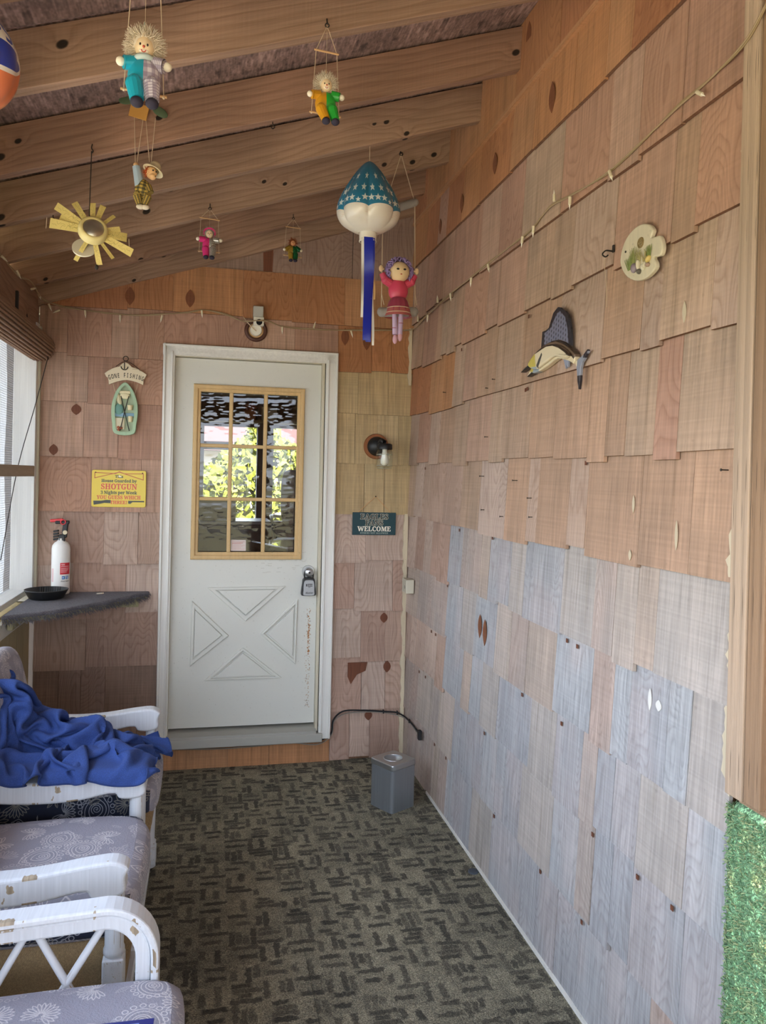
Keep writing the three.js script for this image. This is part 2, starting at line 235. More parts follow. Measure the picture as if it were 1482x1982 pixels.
function shingleRow(wall, R, u0, u1, v0, v1, pal, wmin = 0.09, wmax = 0.34, drop = 0.014) {
  let u = u0; let last = -1;
  while (u < u1 - 0.001) {
    let w = wmin + (wmax - wmin) * Math.pow(R(), 1.3); if (u1 - (u + w) < wmin * 0.8) w = u1 - u;
    const d = R() < 0.4 ? 0 : (R() - 0.5) * 2 * drop, list = typeof pal === 'function' ? pal(u + w / 2, R) : pal;
    let k = Math.floor(R() * list.length); if (list.length > 1 && k === last && R() < 0.5) k = (k + 1) % list.length; last = k;
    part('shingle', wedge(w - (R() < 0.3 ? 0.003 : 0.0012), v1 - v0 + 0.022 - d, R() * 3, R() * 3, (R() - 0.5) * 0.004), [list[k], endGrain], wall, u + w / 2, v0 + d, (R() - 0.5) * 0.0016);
    u += w;
  }
}
function lens(w, h) { const s = new THREE.Shape(); s.moveTo(0, -h / 2); s.quadraticCurveTo(w, 0, 0, h / 2); s.quadraticCurveTo(-w, 0, 0, -h / 2); return ext(s, 0.0016, 0, 1, 10); }
const ROWS = [0.0, 0.29, 0.575, 0.857, 1.132, 1.412, 1.702, 1.988, 2.24, 2.5];
{ // door wall
  const w = struct('wall_back', [0, 0, BACK]), R = rngOf(101);
  const B = wood('#8d6b52', texSawn);
  part('sheathing', box(0.64, 2.62, 0.12), B, w, -0.565, 1.3, -0.061); part('sheathing', box(0.5, 2.62, 0.12), B, w, 0.952, 1.3, -0.061);
  part('sheathing', box(0.95, 0.3, 0.12), B, w, 0.226, 2.46, -0.061); part('sheathing', box(0.95, 0.16, 0.12), B, w, 0.226, 0.06, -0.061);
  for (const [x0, x1, h] of [[-0.89, -0.37, 2.9], [-0.367, 0.3, 3.1], [0.303, 0.78, 3.3], [0.783, 1.2, 3.45]]) part('gable_panel', box(x1 - x0, h - 2.6, 0.1, x0, 0.2), PAL.umber[Math.floor(R() * 4)], w, (x0 + x1) / 2, (h + 2.6) / 2, -0.052);
  const side = [LEFT, -0.253], cas = [0.706, RIGHT];
  const leftPal = [PAL.umber, PAL.umber, PAL.plyrose, PAL.plyrose, PAL.plyrose, PAL.rose, PAL.rose, PAL.rose, PAL.rose];
  for (let r = 0; r < 9; r++) {
    shingleRow(w, R, side[0], side[1], ROWS[r], ROWS[r + 1], leftPal[r], 0.1, 0.3, 0.018);
    const kh = r >= 5 && r <= 7;
    shingleRow(w, R, cas[0], cas[1], ROWS[r] + 0.004, ROWS[r + 1], kh ? PAL.khaki : r < 5 ? PAL.plyrose : PAL.orange, 0.1, 0.24, kh ? 0.004 : 0.016);
  }
  shingleRow(w, R, side[1], cas[0], 0.0, 0.118, PAL.orange, 0.2, 0.5, 0.002);
  shingleRow(w, R, side[1], cas[0], 2.335, 2.5, PAL.rose, 0.2, 0.5, 0.001);
  shingleRow(w, R, LEFT, RIGHT, 2.5, 2.745, PAL.orange, 0.22, 0.5, 0.012);
  for (const [x, y, ww, hh, m] of [[-0.433, 2.575, 0.05, 0.1, 0], [-0.119, 2.585, 0.05, 0.1, 0], [0.745, 2.43, 0.045, 0.1, 0], [0.872, 2.41, 0.045, 0.1, 0], [-0.695, 1.955, 0.05, 0.06, 1], [-0.802, 1.737, 0.045, 0.06, 1], [1.036, 0.53, 0.045, 0.07, 1], [1.011, 0.815, 0.045, 0.06, 1], [0.932, 0.25, 0.045, 0.06, 1]]) part('wood_plug', lens(ww, hh), m ? M.plugDark : M.plug, w, x, y, faceAt([...ROWS, 2.745], y - hh / 2));
  part('wood_plug', ext(shapeOf([[-0.055, 0.05], [0.06, 0.05], [0.05, 0.0], [0.0, -0.02], [-0.035, -0.075], [-0.055, -0.03]]), 0.0016), M.plugDark, w, 0.858, 0.51, faceAt(ROWS, 0.44));
  part('wood_plug', ext(shapeOf([[-0.03, 0.09], [0.03, 0.09], [0.025, -0.09], [-0.025, -0.09]]), 0.002), M.plugDark, w, 0.3, 2.86, 0.0);
}
{ // house wall on the right; its local x runs with world z, local z points into the porch
  const w = struct('wall_right', [RIGHT, 0, 0]), R = rngOf(202); w.rotation.y = -Math.PI / 2;
  part('sheathing', box(2.95, 3.7, 0.12), wood('#9b7758', texSawn), w, -3.0, 1.85, -0.061);
  part('sheathing', box(2.75, 3.7, 0.12), M.rawPine, w, 0.98, 1.85, -0.061); part('recess_back', box(1.2, 3.7, 0.08), M.amberBoard, w, -0.95, 1.85, -0.52); part('recess_cheek', box(0.08, 3.7, 0.48), M.amberBoard, w, -1.54, 1.85, -0.32); part('recess_cheek', box(0.08, 3.7, 0.48), M.amberBoard, w, -0.36, 1.85, -0.27);
  const U0 = BACK, U1 = -1.5, heights = [0.0, 0.302, 0.595, 0.857, 1.13, 1.41, 1.704, 1.988, 2.254, 2.53, 2.845, 3.105];
  const pick = (list) => (u, r) => list[Math.floor(r() * list.length)];
  const P = PAL, odd = (a, b, p, far) => (u, r) => (far && u < -3.55 ? far : r() < p ? b : a);
  const rowPal = [odd(P.grey, P.mixed, 0.2, P.mixed), odd(P.grey, P.mixed, 0.16, P.mixed), odd(P.grey, P.mixed, 0.14, P.plyrose), odd(P.grey, P.mixed, 0.2, P.mixed), odd(P.mixed, P.grey, 0.4, P.plyrose), odd(P.tan, P.plyrose, 0.3), odd(P.tan, P.rose, 0.2), odd(P.tan, P.rose, 0.15, P.orange), odd(P.rose, P.tan, 0.4), odd(P.rose, P.tan, 0.15), odd(P.orange, P.rose, 0.12)];
  for (let r = 0; r < 11; r++) shingleRow(w, R, U0, U1, heights[r], heights[r + 1], rowPal[r], r > 8 ? 0.14 : 0.09, r > 8 ? 0.42 : 0.32, r > 9 ? 0.005 : 0.016);
  shingleRow(w, R, U0, U1, 3.118, 3.55, PAL.orange, 0.25, 0.6, 0.002);
  part('batten', box(2.9, 0.016, 0.022, 0, 0, 'x'), PAL.orange[2], w, -2.95, 3.108, 0.012);
  for (const [z, y, ww, hh] of [[-2.52, 2.965, 0.05, 0.11], [-3.07, 2.95, 0.05, 0.09], [-2.75, 3.3, 0.05, 0.12], [-3.126, 1.005, 0.045, 0.1], [-3.062, 0.99, 0.045, 0.11], [-3.5, 2.93, 0.045, 0.09], [-3.85, 2.93, 0.04, 0.08]]) part('wood_plug', lens(ww, hh), M.plug, w, z, y, faceAt(heights, y - hh / 2));
  for (const [z, y, ww, hh] of [[-1.709, 2.053, 0.016, 0.055], [-1.93, 1.57, 0.012, 0.05], [-1.72, 1.5, 0.012, 0.075], [-1.93, 1.43, 0.014, 0.03]]) part('paint_smear', lens(ww, hh), M.caulk, w, z, y, faceAt(heights, y - hh / 2));
  for (const [z, y, ww, hh] of [[-1.83, 1.06, 0.016, 0.06], [-1.79, 1.055, 0.026, 0.03]]) part('paint_smear', lens(ww, hh), M.whitePaint, w, z, y, faceAt(heights, y - hh / 2));
  for (const [y0, y1, ww] of [[1.36, 1.56, 0.035], [1.18, 1.34, 0.025], [0.94, 1.16, 0.05], [2.28, 2.46, 0.014]]) { const e = []; for (let k = 0; k <= 14; k++) e.push([-ww * Math.sin(Math.PI * k / 14) * (0.35 + 0.65 * R()), y0 + (y1 - y0) * k / 14]); part('caulk_smear', ext(shapeOf([[0.004, y0], ...e, [0.004, y1]]), 0.0016), M.caulk, w, -1.5, 0, 0.0172); }
  for (const [z, y] of [[-3.086, 1.809], [-3.087, 2.014], [-2.769, 1.629], [-2.891, 1.485], [-3.109, 1.502], [-2.626, 1.566], [-2.608, 1.498], [-3.137, 1.644], [-1.542, 1.662], [-3.696, 2.059], [-3.012, 2.042]]) part('nail', merge([rod(V(0, 0, 0), V(0.004, 0, 0.022), 0.0014, 6), at(new THREE.CylinderGeometry(0.0034, 0.0034, 0.0012, 8), 0.004, 0, 0.022, Math.PI / 2)]), M.iron, w, z, y, 0.008);
  for (let i = 0; i < 26; i++) { const r = Math.floor(R() * 8); part('staple_hole', box(0.011, 0.013, 0.002), M.plugDark, w, -4.25 + R() * 2.6, heights[r + 1] - 0.016 - R() * 0.006, 0.0108 + 0.005 * R()); }
}
// corner bead, end casings, base strip
{
  const R = rngOf(8), edge = (y0, y1, w, n) => { const a = [], b = []; for (let i = 0; i <= n; i++) { const y = y0 + (y1 - y0) * i / n; a.push([-w * (0.55 + 0.45 * R()), y]); b.push([0, y]); } return shapeOf([...b, ...a.reverse()]); };
  const t = struct('trim_1', [RIGHT, 0, BACK]);
  part('caulk_bead', ext(edge(0.02, 1.42, 0.03, 40), 0.02), M.caulk, t, -0.016, 0, 0.004); part('caulk_bead', ext(edge(2.17, 2.5, 0.022, 12), 0.02), M.caulk, t, -0.016, 0, 0.004);
  const c = struct('trim_2', [RIGHT, 0, -1.47]);
  part('casing_board', rbox(0.03, 2.5, 0.055, 0.003), M.rawPine, c, -0.016, 2.2, 0); part('casing_board', rbox(0.05, 2.5, 0.05, 0.003), M.brownBoard, c, -0.002, 2.2, 0.054); 
  const b = struct('baseboard_right', [RIGHT, 0, 0]);
  part('base_strip', box(0.008, 0.016, 2.4), M.whitePaint, b, -0.022, 0.004, -1.45 - 1.2);
}
// ---------------------------------------------------------------- ceiling: boarding and rafters
const slope = 0.33, ang = Math.atan(slope), under = (x) => 2.84 + slope * x, ZR = [-4.37, -4.17, -3.726, -3.267, -2.82, -2.3, -1.88, -1.46, -1.04, -0.62, -0.2, 0.2, 0.475, 0.895, 1.315, 1.735];
{
  const c = struct('ceiling', [0, 0, 0]);
  const len = 2.75 / Math.cos(ang);
  for (let i = 0; i < 6; i++) { const z0 = -4.6 + i * 1.15; part('roof_board', box(len, 0.03, 1.145, i * 0.37, i * 0.71), M.deck, c, 0.0, under(0) + 0.19, z0 + 0.57, 0, 0, ang); }
  ZR.forEach((z, i) => {
    const x0 = -1.06, x1 = RIGHT, h = 0.165, dy = i === 0 ? -0.055 : 0;
    const s = shapeOf([[x0, under(x0)], [x1, under(x1)], [x1, under(x1) + h], [x0, under(x0) + h]]), g = ext(s, 0.04, 0.002, 1), p = g.attributes.position, n = g.attributes.normal, uv = g.attributes.uv;
    for (let k = 0; k < p.count; k++) uv.setXY(k, (Math.abs(n.getY(k)) > 0.8 ? p.getZ(k) : p.getY(k) - under(p.getX(k))) + i * 0.137, p.getX(k) + i * 0.61);
    part('rafter', g, M.beam[i % 7], c, 0, dy, z - 0.04);
  });
}
// ---------------------------------------------------------------- left side: knee wall, sill, screened opening, header
{
  const w = struct('wall_left', [LEFT, 0, 0]);
  part('wall_core', box(0.06, 0.94, 6.5), M.olivePlank, w, -0.075, 0.47, -1.15);
  for (let i = 0; i < 46; i++) part('plank', box(0.016, 0.93, 0.137, i * 0.3, i * 0.17), M.olivePlank, w, -0.03, 0.468, -4.325 + i * 0.14);
  part('ledger', rbox(0.025, 0.07, 6.4, 0.003), M.postPaint, w, -0.004, 0.905, -1.15);
  part('header_beam', box(0.09, 0.2, 6.5, 0, 0, 'z'), M.beam[1], w, -0.05, 2.445, -1.15);
  part('top_plate', box(0.04, 0.05, 6.5, 0, 0, 'z'), M.beam[4], w, -0.11, 2.56, -1.15);
  part('corner_post', rbox(0.11, 1.45, 0.07, 0.003), M.postPaint, w, -0.052, 1.67, -4.36); part('corner_strip', rbox(0.018, 1.4, 0.03, 0.002), M.creamPaint, w, 0.006, 1.68, -4.375);
  for (const z of [-2.6, -0.8, 0.9]) part('post', rbox(0.07, 1.45, 0.09, 0.003), M.postPaint, w, -0.06, 1.67, z);
  const n = struct('window_1', [LEFT, 0, 0]);
  part('sill_board', rbox(0.1, 0.03, 6.3, 0.004), M.postPaint, n, -0.075, 0.99, -1.2);
  part('rail', rbox(0.028, 0.055, 6.3, 0.003), M.sillGrey, n, -0.012, 1.622, -1.22);
  const wires = [], z0 = -4.33, z1 = -3.3;
  for (let z = z0; z <= z1; z += 0.0115) wires.push(at(new THREE.BoxGeometry(0.0012, 1.38, 0.0012), 0, 1.68, z));
  for (let y = 1.0; y <= 2.36; y += 0.0115) wires.push(at(new THREE.BoxGeometry(0.0012, 0.0012, z1 - z0), 0, y, (z0 + z1) / 2));
  const sc = part('screen_wire', merge(wires), std('#8d9094', { metalness: 0.3, roughness: 0.6 }), n, -0.108, 0, 0); sc.userData.kind = 'stuff';
  // clouded plastic sheeting tacked outside the screen, hanging in creases
  const g = new THREE.PlaneGeometry(1.72, 1.4, 90, 60), p = g.attributes.position;
  for (let i = 0; i < p.count; i++) { const a = p.getX(i), b = p.getY(i), f = (k, s, q) => Math.exp(-Math.pow((a + b * s - q) / k, 2)); p.setZ(i, 0.022 * N1(a * 5 + 3, b * 2 + 9) + 0.02 * f(0.012, 0.35, -0.62) + 0.018 * f(0.01, 0.5, -0.45) + 0.02 * f(0.015, -0.3, -0.3) + 0.02 * f(0.014, 0.28, -0.78) + 0.012 * N2(a * 14, b * 3)); }
  g.computeVertexNormals();
  part('plastic_sheet', g, phys('#e9ecf0', { transmission: 0.78, thickness: 0, roughness: 0.95, side: THREE.DoubleSide }), n, -0.16, 1.66, -3.49, 0, Math.PI / 2, 0);
}
// open end of the porch behind the viewer
{
  const t = struct('trim_3', [0, 0, 2.05]);
  part('end_beam', box(2.3, 0.32, 0.12, 0, 0, 'x'), M.beam[2], t, 0.13, 2.55, 0); part('end_post', box(0.2, 2.4, 0.1), M.beam[5], t, 0.69, 1.2, 0); part('end_rail', box(2.1, 0.1, 0.06, 0, 0, 'x'), M.postPaint, t, 0.13, 0.9, 0);
}
// ---------------------------------------------------------------- door
{
  const DX = 0.213, DY = 0.218, d = struct('door_1', [DX, DY, BACK], 'white door with nine panes above a raised crossbuck panel');
  const W = 0.806, H = 2.045;
  const texDoor = canvasTex(512, 1300, (c, w, h) => {
    c.fillStyle = '#d6d6cd'; c.fillRect(0, 0, w, h); const R = rngOf(77);
    for (let i = 0; i < 900; i++) { c.fillStyle = `rgba(120,112,95,${0.02 + R() * 0.04})`; c.fillRect(R() * w, R() * h, 2 + R() * 3, 1 + R() * 6); }
    for (let i = 0; i < 150; i++) { const y = h * (0.68 + 0.28 * R()), x = w - 20 - Math.abs(R() + R() + R() - 1.5) * 16; c.fillStyle = R() < 0.6 ? 'rgba(148,92,40,0.75)' : 'rgba(70,50,35,0.7)'; c.fillRect(x, y, 0.8 + R() * 1.6, 0.8 + R() * 3.4); }
    for (let i = 0; i < 70; i++) { const y = h * (0.7 + 0.11 * R()), x = w - 24 - R() * 6; c.fillStyle = 'rgba(150,84,30,0.8)'; c.fillRect(x, y, 1 + R() * 3, 1 + R() * 4); }
    for (let i = 0; i < 40; i++) { c.fillStyle = 'rgba(110,100,85,0.25)'; c.fillRect(w * (0.55 + 0.4 * R()), h * (0.5 + 0.08 * R()), 3 + R() * 14, 1.5); }
    for (let i = 0; i < 60; i++) { c.fillStyle = 'rgba(90,80,60,0.5)'; c.fillRect(R() * w, h * (0.5 + 0.5 * R()), 1.5, 1.5); }
  });
  const mDoor = std('#ffffff', { map: texDoor, roughness: 0.45 });
  const s = shapeOf([[-W / 2, 0], [W / 2, 0], [W / 2, H], [-W / 2, H]]);
  s.holes.push(shapeOf([[-0.268, 0.968], [0.276, 0.968], [0.276, 1.872], [-0.268, 1.872]]));
  const slab = planar(ext(s, 0.045), -W / 2, 0, W, H); slab.translate(0, 0, -0.055);
  part('slab', slab, mDoor, d);
  // raised crossbuck: four triangular mouldings with fields
  const tri = (pts) => { const v = pts.map(([x, y]) => new THREE.Vector2(x - DX, y - DY)), c = v[0].clone().add(v[1]).add(v[2]).multiplyScalar(1 / 3), k = (q, m) => v.map((p) => [c.x + (p.x - c.x) * q, c.y + (p.y - c.y) * q]); const o = shapeOf(k(1.0)); o.holes.push(shapeOf(k(0.83))); return [planar(ext(o, 0.013, 0.0055, 3), -W / 2, 0, W, H), planar(ext(shapeOf(k(0.74)), 0.011, 0.005, 2), -W / 2, 0, W, H)]; };
  for (const t of [[[0.005, 0.998], [0.439, 1.002], [0.218, 0.805]], [[-0.076, 0.925], [0.128, 0.728], [-0.08, 0.562]], [[0.508, 0.928], [0.302, 0.733], [0.504, 0.556]], [[-0.001, 0.48], [0.427, 0.482], [0.208, 0.659]]]) { const [a, b] = tri(t); part('moulding', a, mDoor, d, 0, 0, -0.0105); part('raised_field', b, mDoor, d, 0, 0, -0.0105); }
  // tan glazing frame with bars
  const tan = std('#e0bd86', { map: texPaint, roughness: 0.55 });
  const fr = (x0, x1, y0, y1, hx0, hx1, hy0, hy1, dep, bev) => { const o = shapeOf([[x0, y0], [x1, y0], [x1, y1], [x0, y1]]); o.holes.push(shapeOf([[hx0, hy0], [hx1, hy0], [hx1, hy1], [hx0, hy1]])); return ext(o, dep, bev, 2); };
  part('glazing_frame', fr(-0.303, 0.311, 0.935, 1.905, -0.278, 0.286, 0.96, 1.88, 0.02, 0.006), tan, d, 0, 0, -0.011);
  part('glazing_bead', fr(-0.284, 0.292, 0.954, 1.886, -0.262, 0.27, 0.977, 1.863, 0.016, 0.005), tan, d, 0, 0, -0.018);
  const xs = [-0.262, -0.097, 0.092, 0.27].map((x, i) => [-0.262, -0.0975, 0.0935, 0.27][i]), ys = [0.977, 1.272, 1.568, 1.863];
  for (const x of xs.slice(1, 3)) part('glazing_bar', rbox(0.021, 0.9, 0.03, 0.005), tan, d, x, 1.42, -0.024);
  for (const y of ys.slice(1, 3)) part('glazing_bar', rbox(0.545, 0.02, 0.028, 0.005), tan, d, 0.004, y, -0.024);
  const wave = dataTex(256, 256, (u, v, o) => { const k = 128 + 100 * (N1(u * 3, v * 14, 3, 14) - 0.5) + 50 * (N2(u * 6, v * 24, 6, 24) - 0.5); o[0] = o[1] = o[2] = k; }, false);
  const glass = phys('#ffffff', { transmission: 1, thickness: 0, roughness: 0.0, ior: 1.52, bumpMap: wave, bumpScale: 0.0012 });
  for (let i = 0; i < 3; i++) for (let j = 0; j < 3; j++) { const w = xs[i + 1] - xs[i], h = ys[j + 1] - ys[j]; part('pane', new THREE.PlaneGeometry(w, h), glass, d, (xs[i] + xs[i + 1]) / 2, (ys[j] + ys[j + 1]) / 2, -0.03); }
  const note = canvasTex(128, 96, (c) => { c.fillStyle = '#dccfc9'; c.fillRect(0, 0, 128, 96); c.fillStyle = '#c98d84'; for (let i = 0; i < 7; i++) c.fillRect(10, 14 + i * 11, 108 - (i % 3) * 16, i === 1 ? 6 : 2); });
  const st = part('notice_sticker', planar(box(0.083, 0.062, 0.0012), -0.0415, -0.031, 0.083, 0.062), std('#ffffff', { map: note }), d, -0.042, 1.012, -0.028); st.userData.label = 'pale notice sticker with pink lines';
  // knob
  const k = part('knob_rose', new THREE.CylinderGeometry(0.033, 0.036, 0.012, 32), M.steel, d, 0.352, 0.866, -0.004, Math.PI / 2);
  part('knob', new THREE.LatheGeometry([[0.001, 0.058], [0.017, 0.057], [0.024, 0.05], [0.0255, 0.042], [0.022, 0.03], [0.012, 0.024], [0.011, 0.0]].map(([x, y]) => new THREE.Vector2(x, y)), 32), M.steel, k);
  part('keyhole', new THREE.CylinderGeometry(0.006, 0.006, 0.001, 16), M.iron, k, 0, 0.0585, 0);
  // frame: casing, stops, threshold
  const t = struct('trim_4', [DX, 0, BACK]);
  const casing = (x, w, y0, y1) => { part('casing', rbox(w, y1 - y0, 0.022, 0.004), M.whitePaint, t, x, (y0 + y1) / 2, 0.026); part('casing_bead', rbox(0.012, y1 - y0, 0.012, 0.004), M.whitePaint, t, x + (x < 0 ? -1 : 1) * (w / 2 - 0.008), (y0 + y1) / 2, 0.04); part('casing_bead', rbox(0.01, y1 - y0 - 0.04, 0.01, 0.004), M.whitePaint, t, x - (x < 0 ? -1 : 1) * (w / 2 - 0.014), (y0 + y1) / 2 - 0.02, 0.038); };
  casing(-0.435, 0.062, 0.135, 2.332); casing(0.459, 0.07, 0.135, 2.328);
  part('casing', rbox(0.96, 0.062, 0.022, 0.004), M.whitePaint, t, 0.012, 2.3, 0.026); part('casing_bead', rbox(0.96, 0.012, 0.012, 0.004), M.whitePaint, t, 0.012, 2.324, 0.04);
  part('jamb', rbox(0.018, 2.1, 0.1, 0.003), M.creamPaint, t, -0.412, 1.23, -0.02); part('jamb', rbox(0.016, 2.1, 0.1, 0.003), M.creamPaint, t, 0.412, 1.23, -0.02); part('jamb', rbox(0.83, 0.014, 0.1, 0.003), M.creamPaint, t, 0, 2.273, -0.02);
  part('threshold', ext(shapeOf([[-0.06, 0], [0.05, 0], [0.05, 0.014], [0.02, 0.03], [-0.06, 0.04]]), 0.82).rotateY(-Math.PI / 2).translate(0.41, 0, 0), M.alu, t, 0, 0.172, 0.0); part('sill', rbox(0.87, 0.05, 0.13, 0.004), M.alu, t, 0.01, 0.147, -0.01);
}
// ---------------------------------------------------------------- room behind the door
{
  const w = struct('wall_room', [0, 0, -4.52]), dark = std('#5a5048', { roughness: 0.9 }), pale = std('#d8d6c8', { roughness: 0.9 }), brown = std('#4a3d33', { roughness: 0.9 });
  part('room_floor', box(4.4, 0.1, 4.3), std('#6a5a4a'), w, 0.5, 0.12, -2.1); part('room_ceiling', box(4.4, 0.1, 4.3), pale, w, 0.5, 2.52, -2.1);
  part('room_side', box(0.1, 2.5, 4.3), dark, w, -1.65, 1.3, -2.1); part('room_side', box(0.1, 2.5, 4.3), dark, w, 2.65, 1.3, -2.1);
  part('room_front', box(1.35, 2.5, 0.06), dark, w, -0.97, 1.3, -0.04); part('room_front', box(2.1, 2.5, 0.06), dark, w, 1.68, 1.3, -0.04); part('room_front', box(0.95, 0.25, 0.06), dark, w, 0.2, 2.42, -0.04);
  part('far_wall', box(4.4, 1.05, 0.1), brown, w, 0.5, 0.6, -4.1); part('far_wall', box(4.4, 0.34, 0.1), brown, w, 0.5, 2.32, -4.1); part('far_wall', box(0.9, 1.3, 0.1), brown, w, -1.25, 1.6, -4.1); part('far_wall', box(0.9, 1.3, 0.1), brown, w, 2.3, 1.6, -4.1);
  part('pillar', box(0.17, 2.3, 0.16), std('#4b4c50', { roughness: 0.8 }), w, 0.59, 1.3, -4.0); part('window_frame', box(0.07, 1.05, 0.05), M.whitePaint, w, -0.09, 1.65, -4.1); part('window_frame', box(0.4, 0.09, 0.05), M.whitePaint, w, 0.05, 1.94, -4.1);
  part('wall_shelf', box(2.2, 0.025, 0.22), std('#6c6558'), w, 0.5, 2.2, -3.95);
  const pot = tag(part('plant_pot', new THREE.LatheGeometry([[0, 0], [0.05, 0], [0.065, 0.1], [0.06, 0.1], [0.05, 0.02]].map(([x, y]) => new THREE.Vector2(x, y)), 20), std('#b06a4c'), scene, 0.42, 2.214, -8.42), 'terracotta pot on the shelf above the far window', 'pot');
  const fl = part('dried_flowers', fluff(0.05, 90, 0.5, 4), std('#a8574a'), pot, 0, 0.13, 0);
  tag(part('storage_tin', merge([rbox(0.16, 0.12, 0.12, 0.01), at(rbox(0.165, 0.03, 0.125, 0.006), 0, 0.07, 0)]), std('#b0a391'), scene, 0.62, 2.273, -8.44), 'beige tin on the shelf beside the terracotta pot', 'tin');
  const b = thing('bar_counter', 'dark bar counter seen through the lower left panes', 'counter', [0.0, 0.17, -6.9]);
  part('counter_body', rbox(1.2, 1.03, 0.4, 0.006), std('#26282e', { roughness: 0.6 }), b, -0.1, 0.515, 0); part('counter_top', rbox(1.26, 0.035, 0.5, 0.008), std('#4d5058', { roughness: 0.3 }), b, -0.1, 1.048, 0);
  const bxw = thing('open_carton', 'open black carton with folded papers on the bar counter', 'box', [0.08, 1.2355, -6.9]);
  for (const [w2, d2, x, z] of [[0.3, 0.008, 0, 0.1], [0.3, 0.008, 0, -0.1], [0.008, 0.2, 0.15, 0], [0.008, 0.2, -0.15, 0]]) part('carton_side', box(w2, 0.17, d2), std('#2c2a28'), bxw, x, 0.085, z);
  part('folded_papers', rbox(0.02, 0.16, 0.15, 0.003), std('#d7dbd2'), bxw, -0.12, 0.1, 0, 0, 0, 0.12); part('reed_bundle', merge([0, 1, 2, 3, 4].map((i) => rod(V(-0.02 + i * 0.02, 0, 0), V(0.06 + i * 0.04, 0.26 - i * 0.02, 0.02), 0.004, 6))), std('#b99b62'), bxw, 0, 0.02, 0);
  const c = thing('bar_chair', 'black high-backed bar chair in front of the far window', 'chair', [0.84, 0.17, -7.6]);
  part('seat', cushion(0.42, 0.09, 0.42, 5), M.blackMatte, c, 0, 0.8, 0); part('backrest', cushion(0.27, 0.56, 0.08, 4), M.blackMatte, c, 0, 1.24, -0.16); part('armrest', tube([[-0.2, 0.85, 0.1], [-0.24, 1.04, 0.08], [-0.22, 1.06, -0.12], [-0.14, 1.05, -0.17]], 0.016), M.black, c); part('armrest', tube([[0.2, 0.85, 0.1], [0.24, 1.04, 0.08], [0.22, 1.06, -0.12], [0.14, 1.05, -0.17]], 0.016), M.black, c);
  part('gas_post', new THREE.CylinderGeometry(0.025, 0.03, 0.72, 16), M.chrome, c, 0, 0.42, 0); part('base', merge([0, 1, 2, 3, 4].map((i) => rod(V(0, 0.08, 0), V(0.26 * Math.cos(i * 1.257), 0.03, 0.26 * Math.sin(i * 1.257)), 0.022, 8, 0.014))), M.black, c);
  const g = thing('display_case', 'dark glass-topped case with chrome edges behind the lower right pane', 'case', [0.78, 0.17, -6.1]);
  part('case_body', rbox(0.62, 0.9, 0.6, 0.008), std('#24211f', { roughness: 0.5 }), g, 0, 0.45, 0, 0, 0.35); part('case_top', rbox(0.68, 0.03, 0.66, 0.006), phys('#39362f', { roughness: 0.12, clearcoat: 1 }), g, 0, 0.915, 0, 0, 0.35); part('chrome_edge', at(rbox(0.012, 0.05, 0.66, 0.004), -0.34, 0, 0), M.chrome, g, 0, 0.9, 0, 0, 0.35);
}
// ---------------------------------------------------------------- the yard outside
{
  const lawn = part('lawn', new THREE.CylinderGeometry(60, 60, 0.1, 48), std('#6a6545', { map: rep(texPaint, 30), roughness: 1 }), scene, 0, -0.35, -3); lawn.userData.kind = 'structure'; lawn.userData.label = 'mown lawn around the house';
  const bounceSlab = part('bounce_slab', box(2.6, 0.06, 14), std('#cfc8ba', { map: rep(texPaint, 0.7), roughness: 0.95 }), scene, -2.45, -0.29, -1); bounceSlab.userData.kind = 'structure'; bounceSlab.userData.label = 'added pale slab bouncing sunlight into the porch';  // unseen slab, added so bounced sun brightens the porch ceiling
  const bush = (name, x, z, r, h, seed, color, label, cat, group) => {
    const R = rngOf(seed), o = thing(name, label, cat, [x, -0.3, z], R() * 6, group), lg = new THREE.PlaneGeometry(0.06, 0.11), n = 5000, im = new THREE.InstancedMesh(lg, std(color, { map: texLeaf, roughness: 0.7, side: THREE.DoubleSide }), n), m = new THREE.Matrix4(), q = new THREE.Quaternion(), e = new THREE.Euler();
    for (let i = 0; i < n; i++) { const y = R(), a = R() * 6.283, rr = r * Math.sqrt(Math.max(0.05, 1 - Math.pow(2 * y - 0.9, 2))) * (0.65 + 0.4 * R()); m.compose(V(Math.cos(a) * rr, 0.1 + y * h, Math.sin(a) * rr), q.setFromEuler(e.set(R() * 3, R() * 6, R() * 3)), V(1, 1, 1).multiplyScalar(0.7 + R() * 0.9)); im.setMatrixAt(i, m); }
    im.name = 'foliage'; im.userData.kind = 'stuff'; o.add(im);
    part('branches', merge([0, 1, 2, 3, 4].map((i) => rod(V(0, 0, 0), V(Math.cos(i * 1.3) * r * 0.5, h * 0.7, Math.sin(i * 1.3) * r * 0.5), 0.05, 6, 0.015))), M.brownBoard, o);
  };
  const grp = 'yellow-green shrubs beyond the far window';
  bush('garden_shrub', -0.6, -12.5, 1.0, 2.2, 31, '#7d8150', 'yellow-green shrub seen through the left column of door panes', 'shrub', grp); bush('garden_shrub', 0.9, -13.2, 1.1, 2.6, 32, '#8a8c58', 'pale yellow-green shrub right beside the dark pillar beyond the room', 'shrub', grp); bush('garden_shrub', 2.4, -12.6, 1.2, 2.6, 33, '#74804a', 'darker green shrub seen through the right column of door panes', 'shrub', grp);
  const h = thing('neighbour_house', 'white house with a red-brown roof seen beyond the shrubs', 'house', [-1.5, -0.3, -24]);
  part('house_wall', box(9, 2.6, 6), std('#8f8c86'), h, 0, 1.3, 0); part('roof', ext(shapeOf([[-3.6, 0], [3.6, 0], [0, 1.9]]), 9.6).rotateY(Math.PI / 2).translate(-4.8, 0, 0), std('#43211a', { map: rep(texWeave, 1) }), h, 0, 2.55, 0);
}
